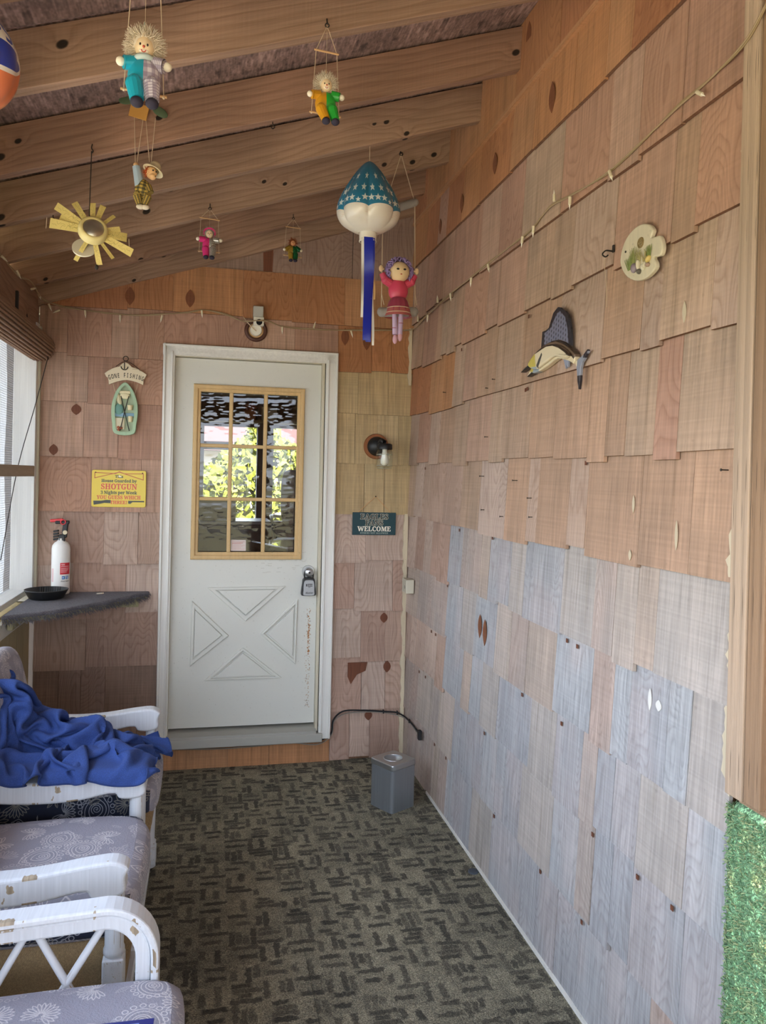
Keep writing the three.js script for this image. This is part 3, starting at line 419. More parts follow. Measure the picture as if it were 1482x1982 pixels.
// ---------------------------------------------------------------- armchairs and the bentwood chair along the left side
function armShape() { return smoothShape([[-0.18, 0.628], [-0.172, 0.65], [-0.2, 0.668], [-0.26, 0.667], [-0.38, 0.652], [-0.5, 0.648], [-0.64, 0.66], [-0.8, 0.685], [-0.82, 0.66], [-0.8, 0.62], [-0.64, 0.592], [-0.5, 0.58], [-0.38, 0.584], [-0.27, 0.6], [-0.258, 0.585], [-0.2, 0.582], [-0.178, 0.596]]); }
function crumple(g, amp, freq, seed = 0) { g.computeVertexNormals(); const p = g.attributes.position, n = g.attributes.normal; for (let i = 0; i < p.count; i++) { const x = p.getX(i), y = p.getY(i), z = p.getZ(i), k = amp * (N1(x * freq + seed, (y + z * 0.7) * freq * 0.6 + 7) + N2(z * freq + 3, (y - x) * freq * 0.5 + seed) - 1); p.setXYZ(i, x + n.getX(i) * k, y + n.getY(i) * k, z + n.getZ(i) * k); } g.computeVertexNormals(); return g; }
function armchair(label, z) { // z: the chair's middle; the arms stand 0.30 either side
  const c = thing('armchair', label, 'armchair', [0, 0, z], 0, 'white armchairs with paisley cushions');
  for (const s of [-1, 1]) {
    part('armrest', ext(armShape(), 0.058, 0.008, 3), M.chipped, c, 0, 0, s * 0.3 - 0.029);
    const post = new THREE.LatheGeometry([[0.0, 0.02], [0.026, 0.02], [0.026, 0.1], [0.02, 0.108], [0.026, 0.114], [0.026, 0.124], [0.02, 0.13], [0.023, 0.3], [0.024, 0.42], [0.02, 0.428], [0.026, 0.434], [0.026, 0.444], [0.023, 0.452], [0.023, 0.6], [0, 0.6]].map(([x, y]) => new THREE.Vector2(x, y)), 24);
    for (const x of [-0.205, -0.76]) {
      const l = part('leg', post, M.chipped, c, x, 0, s * 0.3);
      part('foot_block', rbox(0.054, 0.07, 0.054, 0.005), M.chipped, l, 0, 0.068, 0); part('joint_block', rbox(0.052, 0.09, 0.052, 0.005), M.chipped, l, 0, 0.382, 0);
      part('caster', merge([at(new THREE.CylinderGeometry(0.016, 0.016, 0.014, 16), 0, 0.016, 0, Math.PI / 2), rod(V(0, 0.016, 0), V(0, 0.04, 0), 0.006)]), M.iron, l);
    }
    part('side_rail', rbox(0.53, 0.045, 0.03, 0.006), M.chipped, c, -0.48, 0.22, s * 0.3); part('side_stretcher', rbox(0.53, 0.03, 0.024, 0.006), M.chipped, c, -0.48, 0.075, s * 0.3);
  }
  part('front_rail', rbox(0.03, 0.05, 0.56, 0.006), M.chipped, c, -0.205, 0.355, 0); part('front_stretcher', rbox(0.024, 0.03, 0.56, 0.006), M.chipped, c, -0.205, 0.075, 0);
  part('seat_base', cushion(0.56, 0.24, 0.565, 10), M.burlap, c, -0.47, 0.33, 0); part('seat_skirt', ext(smoothShape([[-0.2, 0.47], [-0.165, 0.45], [-0.185, 0.36], [-0.2, 0.26], [-0.208, 0.27], [-0.207, 0.36]]), 0.5, 0.002), M.burlap, c, 0, 0, -0.25);
  const seat = part('seat_cushion', crumple(cushion(0.56, 0.135, 0.535, 5, 0.16), 0.006, 9, z), M.fabric, c, -0.43, 0.488, 0);
  part('cushion_border', cushion(0.53, 0.1, 0.543, 9), M.fabricDark, seat, -0.005, 0.004, 0);
  part('back_cushion', crumple(cushion(0.15, 0.54, 0.53, 4.5, 0), 0.006, 8, z + 3), M.fabric, c, -0.71, 0.7, 0, 0, 0, 0.2); part('back_frame', rbox(0.035, 0.5, 0.56, 0.01), M.chipped, c, -0.795, 0.62, 0, 0, 0, 0.16);
  return c;
}
armchair('white paisley armchair by the door wall with a blue cloth heaped on it', -2.985);
armchair('white paisley armchair with bare seat between blue cloth and bentwood chair', -2.315);
{
  const c = thing('bentwood_chair', 'white bentwood chair with lattice side and paisley cushion nearest the viewer', 'chair', [0, 0, -1.49]);
  const band = (o, t) => { const a = [[-0.84, 0.652], [-0.6, 0.658], [-0.4, 0.668], [-0.24, 0.676]]; const out = [...a]; for (let i = 0; i <= 10; i++) { const f = Math.PI / 2 * (1 - i / 10); out.push([-0.2 + Math.cos(f) * 0.115, 0.56 + Math.sin(f) * 0.118]); } out.push([-0.085, 0.3], [-0.085, 0.02]); const inner = out.map(([x, y], i) => { const p = out[Math.max(0, i - 1)], q = out[Math.min(out.length - 1, i + 1)], dx = q[0] - p[0], dy = q[1] - p[1], l = Math.hypot(dx, dy); return [[x + o * dy / l, y - o * dx / l], [x + (o + t) * dy / l, y - (o + t) * dx / l]]; }); return shapeOf([...inner.map((k) => k[0]), ...inner.map((k) => k[1]).reverse()].map(([x, y]) => [x, y])); };
  for (const s of [-1, 1]) {
    const f = part('arm_frame', ext(band(0.018, 0.032), 0.046, 0.005, 2), M.chipped, c, 0, 0, s * 0.3 - 0.023);
    part('arm_cap', ext(band(0, 0.017), 0.062, 0.005, 2), M.chipped, c, 0, 0, s * 0.3 - 0.031);
    for (const [x0, y0, x1, y1] of [[-0.345, 0.63, -0.115, 0.2], [-0.2, 0.635, -0.47, 0.2], [-0.36, 0.63, -0.6, 0.2], [-0.6, 0.62, -0.36, 0.2], [-0.62, 0.62, -0.8, 0.25]]) part('lattice_bar', rod(V(x0, y0, 0), V(x1, y1, 0), 0.0085, 10), M.chipped, c, 0, 0, s * 0.3);
    part('lower_rail', rbox(0.7, 0.04, 0.03, 0.008), M.chipped, c, -0.44, 0.2, s * 0.3); part('back_leg', rbox(0.045, 0.66, 0.045, 0.01), M.chipped, c, -0.81, 0.33, s * 0.3);
  }
  part('seat_base', rbox(0.66, 0.06, 0.55, 0.01), M.burlap, c, -0.42, 0.34, 0);
  const seat = part('seat_cushion', crumple(cushion(0.72, 0.15, 0.58, 9, 0.06), 0.006, 8, 5), M.fabric, c, -0.385, 0.446, 0); part('cushion_border', cushion(0.69, 0.09, 0.583, 12), M.fabricDark, seat, 0, -0.01, 0);
  part('back_cushion', crumple(cushion(0.15, 0.52, 0.53, 4.5), 0.006, 8, 2), M.fabric, c, -0.73, 0.72, 0, 0, 0, 0.2);
  const tex = canvasTex(512, 360, (g, w, h) => { g.fillStyle = '#27307c'; g.fillRect(0, 0, w, h); g.fillStyle = '#e8507a'; g.font = 'bold 58px serif'; g.fillText('Books', 34, 64); g.fillStyle = '#8fa3d8'; g.fillRect(300, 22, 150, 8); g.fillRect(30, 110, 450, 230); });
  const mg = thing('magazine', 'dark blue magazine with pink lettering on the nearest paisley seat', 'magazine', [-0.2, 0.53, -1.515], -0.02);
  part('pages', box(0.226, 0.006, 0.166), M.cream, mg, 0, 0.004, 0); part('cover', planar(rbox(0.23, 0.002, 0.17, 0.0008), -0.115, 0.085, 0.23, -0.17, 0, 2), std('#ffffff', { map: tex, roughness: 0.35 }), mg, 0, 0.008, 0);
}
{ // blue cloth heaped over the far chair's seat and near arm: a sheet squeezed together and let fall on the chair
  const nx = 112, nz = 92, n = (nx + 1) * (nz + 1), p = new Float64Array(n * 3), o = new Float64Array(n * 3), W = 1.2, D = 1.04, X0 = -0.79, X1 = -0.2, Z0 = -3.17, Z1 = -2.6;
  const under2 = (x, z) => { let s = 0.56 + 0.012 * Math.exp(-Math.pow((x + 0.45) / 0.25, 2)); if (x > -0.15) s = 0.56 - (x + 0.15) * 9; if (x < -0.6) s += (-0.6 - x) * 1.6; if (z > -2.722 && z < -2.58 && x < -0.17) s = Math.max(s, 0.674); else if (z >= -2.58) s = 0.3; return Math.max(0.3, s + (x < -0.15 && z < -2.71 ? 0.2 * Math.exp(-Math.pow((x + 0.62) / 0.14, 2) - Math.pow((z + 2.93) / 0.15, 2)) + 0.14 * Math.exp(-Math.pow((x + 0.39) / 0.12, 2) - Math.pow((z + 2.89) / 0.13, 2)) + 0.06 * Math.exp(-Math.pow((x + 0.23) / 0.06, 2) - Math.pow((z + 2.86) / 0.1, 2)) : 0)); };
  for (let j = 0; j <= nz; j++) for (let i = 0; i <= nx; i++) { const k = (j * (nx + 1) + i) * 3, a = i / nx, b = j / nz, x = X0 + (X1 - X0) * a + 0.03 * (N1(a * 5, b * 5 + 3) - 0.5), z = Z0 + (Z1 - Z0) * b + 0.04 * (N2(a * 4 + 8, b * 4) - 0.5); p[k] = x; p[k + 2] = z; p[k + 1] = under2(x, z) + 0.02 + 0.16 * N3(a * 7 + b * 3.4 + 2, b * 5 - a * 2.2 + 9) + 0.07 * N1(a * 15 - b * 4, b * 11 + 4) + 0.02 * N2(a * 30, b * 30); }
  o.set(p);
  const C = []; const add = (i, j, i2, j2, st) => { if (i2 < 0 || i2 > nx || j2 < 0 || j2 > nz) return; C.push([(j * (nx + 1) + i) * 3, (j2 * (nx + 1) + i2) * 3, Math.hypot((i2 - i) * W / nx, (j2 - j) * D / nz), st]); };
  for (let j = 0; j <= nz; j++) for (let i = 0; i <= nx; i++) { add(i, j, i + 1, j, 0.5); add(i, j, i, j + 1, 0.5); add(i, j, i + 1, j + 1, 0.3); add(i, j, i + 1, j - 1, 0.3); add(i, j, i + 3, j, 0.06); add(i, j, i, j + 3, 0.06); }
  for (let t = 0; t < 70; t++) {
    for (let k = 0; k < n * 3; k += 3) for (let c = 0; c < 3; c++) { const v = (p[k + c] - o[k + c]) * 0.9; o[k + c] = p[k + c]; p[k + c] += v - (c === 1 ? 0.00042 : 0); }
    for (let it = 0; it < 7; it++) {
      for (const [a, b, L, st] of C) { const dx = p[b] - p[a], dy = p[b + 1] - p[a + 1], dz = p[b + 2] - p[a + 2], d = Math.sqrt(dx * dx + dy * dy + dz * dz) || 1e-6, f = st * (d - L) / d; p[a] += dx * f; p[a + 1] += dy * f; p[a + 2] += dz * f; p[b] -= dx * f; p[b + 1] -= dy * f; p[b + 2] -= dz * f; }
      for (let k = 0; k < n * 3; k += 3) { if (p[k] < -0.8) p[k] = -0.8; if (p[k + 2] < -3.2) p[k + 2] = -3.2; const h = under2(p[k], p[k + 2]) + 0.006; if (p[k + 1] < h) { p[k + 1] = Math.min(h, p[k + 1] + 0.02); p[k] += (o[k] - p[k]) * 0.6; p[k + 2] += (o[k + 2] - p[k + 2]) * 0.6; } }
    }
  }
  for (let r = 0; r < 2; r++) { const q = p.slice(); for (let j = 1; j < nz; j++) for (let i = 1; i < nx; i++) { const k = (j * (nx + 1) + i) * 3; for (let c = 0; c < 3; c++) p[k + c] = 0.5 * q[k + c] + 0.125 * (q[k + c - 3] + q[k + c + 3] + q[k + c - 3 * (nx + 1)] + q[k + c + 3 * (nx + 1)]); } }
  const uv = [], idx = []; for (let j = 0; j <= nz; j++) for (let i = 0; i <= nx; i++) uv.push(i / nx * W, j / nz * D);
  for (let j = 0; j < nz; j++) for (let i = 0; i < nx; i++) { const k = j * (nx + 1) + i; idx.push(k, k + nx + 1, k + 1, k + 1, k + nx + 1, k + nx + 2); }
  const g = new THREE.BufferGeometry(); g.setAttribute('position', new THREE.Float32BufferAttribute(Array.from(p), 3)); g.setAttribute('uv', new THREE.Float32BufferAttribute(uv, 2)); g.setIndex(idx); g.computeVertexNormals();
  const cl = thing('blue_cloth', 'crumpled blue cloth heaped over the seat and arm of the far armchair', 'cloth', [0, 0, 0]);
  part('sheet', g, M.blueCloth, cl);
  const rim = (f) => Array.from({ length: 60 }, (_, k) => { const q = f(k / 59) * 3; return [p[q], p[q + 1], p[q + 2]]; }); part('hem', tube(rim((t) => Math.round(t * nz) * (nx + 1) + nx), 0.003, 160, 6), M.blueCloth, cl); part('hem', tube(rim((t) => nz * (nx + 1) + Math.round(t * nx)), 0.003, 160, 6), M.blueCloth, cl);
}
// ---------------------------------------------------------------- corner shelf and what stands on it
{
  const s = thing('corner_shelf', 'corner shelf covered in frayed grey carpet', 'shelf', [LEFT, 0.94, BACK]);
  const tri = [[0.014, -0.02], [0.585, -0.02], [0.56, -0.06], [0.4, -0.33], [0.2, -0.59], [0.08, -0.67], [0.014, -0.73]];
  part('board', ext(shapeOf(tri.map(([x, y]) => [x * 0.985, y * 0.985])), 0.02).rotateX(-Math.PI / 2), M.cleat, s, 0, 0.004, 0);
  const top = ext(shapeOf(tri), 0.02, 0.006, 2); part('carpet_cover', top.rotateX(-Math.PI / 2), M.shelfCarpet, s, 0, 0.024, 0);
  const R = rngOf(61), fr = [], path = tri.slice(1); for (let i = 0; i < path.length - 1; i++) { const [ax, ay] = path[i], [bx, by] = path[i + 1], L = Math.hypot(bx - ax, by - ay), n = Math.round(L * 1300); for (let k = 0; k < n; k++) { const t = R(), x = ax + (bx - ax) * t, z = -(ay + (by - ay) * t), y = 0.006 + 0.036 * R(); fr.push(rod(V(x - 0.004, y, z - 0.004), V(x + 0.004 + (R() - 0.4) * 0.022, y - 0.004 - R() * 0.016, z + (R() - 0.3) * 0.022), 0.0011, 3, 0.0006)); } }
  part('frayed_edge', merge(fr), M.shelfFringe, s).userData.kind = 'stuff';
  part('cleat', rbox(0.5, 0.036, 0.024, 0.003), M.cleat, s, 0.28, -0.02, 0.032); part('cleat', rbox(0.024, 0.036, 0.6, 0.003), M.cleat, s, 0.028, -0.02, 0.34);
}
{
  const e = thing('fire_extinguisher', 'white fire extinguisher with red pull pin standing on the corner shelf', 'extinguisher', [-0.744, 0.9845, -4.32]);
  const body = new THREE.LatheGeometry([[0.0, 0], [0.043, 0], [0.046, 0.006], [0.046, 0.235], [0.043, 0.252], [0.034, 0.266], [0.022, 0.274], [0.016, 0.28], [0.016, 0.29], [0, 0.29]].map(([x, y]) => new THREE.Vector2(x, y)), 40);
  part('cylinder', body, std('#ecebe6', { roughness: 0.35 }), e);
  const lab = canvasTex(256, 512, (c, w, h) => { c.fillStyle = '#ecebe6'; c.fillRect(0, 0, w, h); c.fillStyle = '#d8303c'; c.fillRect(10, 20, 236, 236); c.fillStyle = '#f3d7d7'; c.font = 'bold 40px sans-serif'; c.fillText('FIRE', 26, 70); c.font = 'bold 26px sans-serif'; c.fillText('EXTINGUISHER', 26, 104); for (let i = 0; i < 4; i++) c.fillRect(26, 130 + i * 26, 190 - i * 20, 8); c.fillStyle = '#2f7fc0'; c.fillRect(50, 290, 66, 66); c.fillRect(134, 290, 66, 66); c.fillStyle = '#eef'; c.fillRect(66, 306, 20, 34); c.fillRect(150, 302, 30, 14); c.fillRect(160, 326, 24, 20); c.fillStyle = '#222'; c.font = 'italic bold 40px sans-serif'; c.fillText('First Alert', 26, 410); });
  const lg = new THREE.CylinderGeometry(0.0464, 0.0464, 0.13, 24, 1, true, 0.05, 1.3); part('paper_label', lg, std('#ffffff', { map: lab, roughness: 0.5 }), e, 0, 0.105, 0); part('print_band', new THREE.CylinderGeometry(0.0463, 0.0463, 0.07, 12, 1, true, -1.0, 0.35), std('#e6c9c7'), e, 0, 0.1, 0);
  const v = part('valve', merge([rbox(0.03, 0.05, 0.03, 0.005), at(rbox(0.026, 0.085, 0.026, 0.006), 0.014, 0.05, 0, 0, 0, -0.1), at(rbox(0.07, 0.018, 0.026, 0.006), 0.0, 0.088, 0)]), M.black, e, 0.004, 0.285, 0);
  part('grip', merge([0, 1, 2, 3].map((i) => at(rbox(0.026, 0.01, 0.024, 0.003), -0.03, 0.0 + i * 0.014, 0, 0, 0, 0.2))), M.black, v); part('lever', at(rbox(0.064, 0.016, 0.02, 0.005), -0.028, 0.09, 0, 0, 0, 0.08), std('#d83a40', { roughness: 0.4 }), v, 0, 0.008, 0); part('pull_pin', new THREE.TorusGeometry(0.012, 0.0025, 8, 20), std('#e0444a'), v, 0.006, 0.09, 0.016); part('gauge', new THREE.CylinderGeometry(0.011, 0.011, 0.01, 20), M.cream, v, 0.016, 0.036, 0.014, Math.PI / 2);
}
{
  const d = thing('black_ashtray', 'round black dish ashtray on the corner shelf', 'ashtray', [-0.782, 0.9845, -4.16]);
  part('dish', new THREE.LatheGeometry([[0, 0], [0.072, 0], [0.082, 0.006], [0.102, 0.042], [0.104, 0.047], [0.099, 0.047], [0.079, 0.012], [0.062, 0.008], [0, 0.008]].map(([x, y]) => new THREE.Vector2(x, y)), 48), M.black, d);
  for (const [i, a, x, z] of [[0, 0.3, 0.02, 0.0], [1, 1.4, -0.03, 0.02], [2, 2.2, 0.0, -0.03]]) part('cigarette_end', rod(V(-0.012, 0, 0), V(0.012, 0, 0), 0.004, 10), i === 1 ? M.dowel : M.clearPlastic, d, x, 0.0105, z, 0, a, 0);
  part('rest_rib', merge(Array.from({ length: 9 }, (_, i) => rod(V(-0.04 + i * 0.011, 0.008, -0.06), V(-0.044 + i * 0.012, 0.044, -0.08), 0.0022, 6))), M.black, d);
  const b = thing('cigarette_stub', 'small white cigarette stub lying alone on the grey carpeted shelf', 'cigarette', [-0.545, 0.9885, -4.28], 0.4); part('paper', at(rod(V(-0.014, 0, 0), V(0.012, 0, 0), 0.004, 10)), M.clearPlastic, b); part('filter', rod(V(0.012, 0, 0), V(0.022, 0, 0), 0.0041, 10), std('#d9c9b0'), b);
}
// rolled matchstick blind hung under the header
{
  const b = thing('rolled_blind', 'rolled-up brown matchstick blind under the left header', 'blind', [LEFT + 0.015, 2.265, -2.5]);
  const L = 3.66, slats = []; for (let i = 0; i < 26; i++) { const a = i / 26 * Math.PI * 2, r = 0.069; slats.push(at(new THREE.CylinderGeometry(0.0066, 0.0066, L, 7), Math.cos(a) * r * 1.02, Math.sin(a) * r, 0, Math.PI / 2)); }
  part('core', at(new THREE.CylinderGeometry(0.068, 0.068, L - 0.01, 32), 0, 0, 0, Math.PI / 2), std('#6c5242'), b); part('matchstick_roll', merge(slats), wood('#b08d74', texSawn), b).userData.kind = 'stuff';
  part('spiral_edge', tube(Array.from({ length: 60 }, (_, i) => { const a = i * 0.35, r = 0.066 * (1 - i / 70); return [Math.cos(a) * r, Math.sin(a) * r, -L / 2 - 0.001]; }), 0.0025, 160, 5), M.brownBoard, b);
  part('pull_cord', tube([[0.05, -0.04, -1.8], [0.0, -0.3, -1.76], [-0.03, -0.62, -1.55], [-0.04, -1.05, -1.3]], 0.0022, 40, 5), M.iron, b); part('hanger_strap', rbox(0.012, 0.12, 0.02, 0.002), M.iron, b, 0.03, 0.09, -1.2);
}
// ---------------------------------------------------------------- things on the door wall
const FACE = BACK + 0.018; // outer face of the shingles
{
  const s = thing('fishing_sign', 'hanging gone fishing sign with a small green rowing boat', 'sign', [-0.446, 2.03, FACE + 0.006]);
  const ZU = 0.000256, q = (x, y) => [(x - 598) * ZU, 0.186 - (y - 240) * ZU];
  const sh = shapeOf([[180, 490], [215, 560], [250, 575], [262, 640], [272, 722], [350, 682], [440, 645], [530, 620], [620, 607], [720, 618], [810, 640], [890, 668], [955, 697], [962, 630], [955, 600], [985, 555], [1020, 475], [940, 420], [850, 372], [780, 348], [720, 335], [690, 300], [650, 262], [592, 240], [535, 265], [500, 300], [470, 335], [400, 352], [330, 382], [250, 430]].map(([x, y]) => q(x, y)));
  const [bx0, by0] = q(170, 730), tex = canvasTex(860, 500, (c, w, h) => { c.fillStyle = '#e4d6b8'; c.fillRect(0, 0, w, h); c.fillStyle = '#453f33'; c.font = 'bold 132px sans-serif'; c.textAlign = 'center'; [...'GONE FISHING'].forEach((ch, i) => { const a = (i - 5.5) * 0.0635; c.save(); c.translate(440 + Math.sin(a) * 930, 326 + 930 - Math.cos(a) * 930); c.rotate(a * 0.8); c.scale(0.56, 1); c.fillText(ch, 0, 0); c.restore(); }); c.fillStyle = 'rgba(120,90,60,0.55)'; c.fillRect(560, 140, 110, 8); c.fillRect(700, 170, 70, 10); });
  const bn = ext(sh, 0.008, 0.001); planar(bn, bx0, by0, 860 * ZU, 500 * ZU);
  part('banner', bn, std('#ffffff', { map: tex }), s); part('anchor', merge([rod(V(-0.006, 0.184, 0.01), V(-0.006, 0.15, 0.01), 0.0026), at(new THREE.TorusGeometry(0.0175, 0.0026, 6, 20, Math.PI), -0.006, 0.163, 0.01, 0, 0, Math.PI)]), M.iron, s); part('hook', new THREE.TorusGeometry(0.013, 0.002, 8, 24), M.iron, s, -0.001, 0.206, 0.004); part('hanging_wire', tube([[-0.05, 0.163, 0.0], [-0.02, 0.186, 0.0], [0, 0.192, 0.002], [0.03, 0.182, 0.0], [0.072, 0.15, 0.0]], 0.0013, 24, 5), M.iron, s);
  for (const k of [-1, 1]) part('string', rod(V(k * 0.064, 0.072, 0.004), V(k * 0.046, 0.01, 0.006), 0.0015), M.rope, s);
  const hull = (k, o = 0) => smoothShape([[0, 0.082], [0.028 * k, 0.055], [0.05 * k, 0.0], [0.0585 * k, -0.06], [0.054 * k, -0.13], [0.042 * k, -0.187], [-0.042 * k, -0.187], [-0.054 * k, -0.13], [-0.0585 * k, -0.06], [-0.05 * k, 0.0], [-0.028 * k, 0.055]]);
  const rim = hull(1); rim.holes.push(new THREE.Path(hull(0.78).getPoints(4).map((p) => new THREE.Vector2(p.x, p.y * 0.9 - 0.006))));
  const boat = part('boat_hull', ext(hull(0.98), 0.006, 0.001), std('#a9b79a'), s, 0.0, -0.006, 0); boat.scale.set(1.16, 1.02, 1); part('gunwale', ext(rim, 0.022, 0.003), std('#b6d2b0', { map: texPaint }), boat);
  part('captain_hat', merge([at(rbox(0.05, 0.016, 0.014, 0.005), 0, 0.03, 0.014), at(ball(0.022, 1, 0.8, 0.5), 0, 0.012, 0.014)]), std('#e6dcb4'), boat); part('fish', at(ball(0.02, 0.6, 1.6, 0.4), -0.028, -0.005, 0.012, 0, 0, 0.3), std('#d8cfa8'), boat); part('pail', at(new THREE.CylinderGeometry(0.013, 0.01, 0.026, 16), 0.024, -0.05, 0.014), std('#ded0a6'), boat); part('pail', at(new THREE.CylinderGeometry(0.011, 0.009, 0.03, 16), 0.026, -0.11, 0.014), std('#ded0a6'), boat);
  part('net', at(ball(0.026, 0.8, 1.2, 0.3), -0.026, -0.06, 0.01), std('#6f9a8e'), boat); part('blue_seat', rbox(0.1, 0.02, 0.006, 0.002), std('#86a9bd'), boat, 0, -0.088, 0.01); part('tackle_box', rbox(0.045, 0.06, 0.012, 0.002), std('#d9d0b0'), boat, -0.022, -0.135, 0.01); part('red_floats', merge([ball(0.007), at(ball(0.007), 0.012, -0.004, 0), at(ball(0.007), 0.002, -0.014, 0)]), std('#a0573c'), boat, -0.026, -0.155, 0.018);
  for (const k of [-1, 1]) part('oar', rod(V(k * 0.02, 0.005, 0.02), V(-k * 0.024 + 0.002, -0.182, 0.023), 0.0022, 8), M.iron, s);
}
{
  const s = thing('shotgun_sign', 'yellow metal joke warning sign with red and black lettering', 'sign', [-0.4685, 1.438, FACE + 0.001]);
  const tex = canvasTex(840, 600, (c, w, h) => {
    c.fillStyle = '#e2c63c'; c.fillRect(0, 0, w, h); c.fillStyle = '#d9bb34'; for (let i = 0; i < 30; i++) c.fillRect((i * 97) % w, (i * 61) % h, 40, 3);
    c.strokeStyle = '#b4471f'; c.lineWidth = 11; c.beginPath(); c.moveTo(45, 42); c.lineTo(360, 55); c.lineTo(420, 24); c.lineTo(500, 55); c.lineTo(795, 50); c.lineTo(795, 150); c.lineTo(420, 30); c.lineTo(45, 130); c.closePath(); c.stroke();
    c.textAlign = 'center'; const t = (s2, y, px, col, wid) => { c.fillStyle = col; c.font = `bold ${px}px serif`; c.fillText(s2, w / 2, y, wid); c.strokeStyle = col; c.lineWidth = 3; c.strokeText(s2, w / 2, y, wid); };
    t('This', 122, 58, '#26312a', 130); t('House Guarded by', 196, 66, '#26312a', 545); t('SHOTGUN', 310, 124, '#cf3c38', 560); t('3 Nights per Week', 388, 70, '#26312a', 560); t('YOU GUESS WHICH', 470, 82, '#cf4a2c', 680); t('THREE!', 548, 72, '#cf4a2c', 270);
    c.fillStyle = '#23291f'; c.beginPath(); c.moveTo(28, 500); c.lineTo(150, 498); c.lineTo(230, 484); c.lineTo(296, 486); c.lineTo(296, 538); c.lineTo(200, 534); c.lineTo(150, 546); c.lineTo(36, 566); c.closePath(); c.fill(); c.fillRect(566, 494, 250, 22); c.beginPath(); c.moveTo(566, 494); c.lineTo(660, 494); c.lineTo(600, 545); c.lineTo(566, 540); c.closePath(); c.fill();
    c.fillStyle = '#efe9d2'; c.beginPath(); c.ellipse(430, 100, 26, 12, 0.2, 0, 7); c.fill();
  });
  const sh = new THREE.Shape(); const W = 0.139, H = 0.198, r = 0.012; sh.moveTo(-W + r, 0); sh.lineTo(W - r, 0); sh.quadraticCurveTo(W, 0, W, r); sh.lineTo(W, H - r); sh.quadraticCurveTo(W, H, W - r, H); sh.lineTo(-W + r, H); sh.quadraticCurveTo(-W, H, -W, H - r); sh.lineTo(-W, r); sh.quadraticCurveTo(-W, 0, -W + r, 0);
  part('plate', planar(ext(sh, 0.005, 0.0015), -W, 0, 2 * W, H), std('#ffffff', { map: tex, roughness: 0.35 }), s); for (const k of [-1, 1]) part('screw', ball(0.003, 1, 1, 0.5), M.iron, s, k * 0.12, 0.185, 0.0055);
}
{
  const s = thing('eagles_sign', 'dark teal welcome plaque hanging by a cord below the wall lamp', 'sign', [0.9375, 1.297, FACE + 0.004]);
  const tex = canvasTex(512, 260, (c, w, h) => {
    c.fillStyle = '#123b43'; c.fillRect(0, 0, w, h); c.textAlign = 'center'; c.lineJoin = 'round';
    const o = (t, y, px, wid) => { c.font = `bold ${px}px serif`; c.lineWidth = 6; c.strokeStyle = '#d3cdb8'; c.strokeText(t, w / 2, y, wid); c.fillStyle = '#0c0e0f'; c.fillText(t, w / 2, y, wid); };
    o('EAGLES', 78, 84, 335); o('FANS', 148, 80, 215); c.fillStyle = '#e9e3d2'; c.font = 'bold 74px serif'; c.fillText('WELCOME', w / 2, 215, 395); c.strokeStyle = '#e9e3d2'; c.lineWidth = 3; c.strokeText('WELCOME', w / 2, 215, 395); c.fillStyle = '#a9b3a7'; c.font = 'bold 27px serif'; c.fillText('OTHERS NOT ALLOWED', w / 2, 247, 340);
  });
  part('board', planar(rbox(0.255, 0.13, 0.009, 0.002), -0.1275, -0.065, 0.255, 0.13), std('#ffffff', { map: tex, roughness: 0.6 }), s, 0, 0.065, 0); for (const k of [-1, 1]) part('cord', rod(V(k * 0.098, 0.128, 0), V(0.006, 0.222, 0), 0.0018), M.dowel, s); part('nail', ball(0.004), M.iron, s, 0.006, 0.222, 0);
}
{
  const l = thing('wall_lamp', 'black wall lamp with a clear glass jar and white bulb', 'lamp', [0.94, 1.808, FACE]);
  part('wooden_backplate', at(new THREE.CylinderGeometry(0.07, 0.074, 0.02, 40), 0, 0, 0.008, Math.PI / 2), std('#a4693f', { map: texPly }), l); part('canopy', new THREE.LatheGeometry([[0, 0.05], [0.03, 0.046], [0.05, 0.026], [0.056, 0]].map(([x, y]) => new THREE.Vector2(x, y)), 36), M.black, l, 0, 0, 0.018, Math.PI / 2); part('arm', tube([[0.0, 0.0, 0.05], [0.01, 0.03, 0.1], [0.022, 0.02, 0.12]], 0.014, 16, 10), M.black, l);
  part('socket_cap', new THREE.LatheGeometry([[0, 0.035], [0.03, 0.034], [0.042, 0.028], [0.044, 0], [0.04, 0]].map(([x, y]) => new THREE.Vector2(x, y)), 32), M.black, l, 0.024, -0.02, 0.12);
  part('glass_jar', new THREE.LatheGeometry([[0.036, 0], [0.044, -0.01], [0.047, -0.03], [0.046, -0.085], [0.043, -0.09], [0.045, -0.096], [0.04, -0.11], [0.0, -0.112]].map(([x, y]) => new THREE.Vector2(x, y)), 40), phys('#f4f6f2', { transmission: 1, thickness: 0, roughness: 0.03, ior: 1.5, side: THREE.DoubleSide }), l, 0.024, -0.02, 0.12);
  for (const y of [-0.03, -0.092, -0.104]) part('jar_rib', at(new THREE.TorusGeometry(0.0465 - (y < -0.1 ? 0.004 : 0), 0.0016, 6, 40), 0, 0, 0, Math.PI / 2), phys('#e9ece4', { transmission: 0.8, thickness: 0, roughness: 0.1 }), l, 0.024, -0.02 + y, 0.12);
  part('bulb', new THREE.LatheGeometry([[0, -0.098], [0.012, -0.096], [0.021, -0.086], [0.022, -0.07], [0.016, -0.04], [0.0135, -0.02], [0.0135, 0]].map(([x, y]) => new THREE.Vector2(x, y)), 28), std('#efece2', { roughness: 0.3 }), l, 0.024, -0.012, 0.12);
}
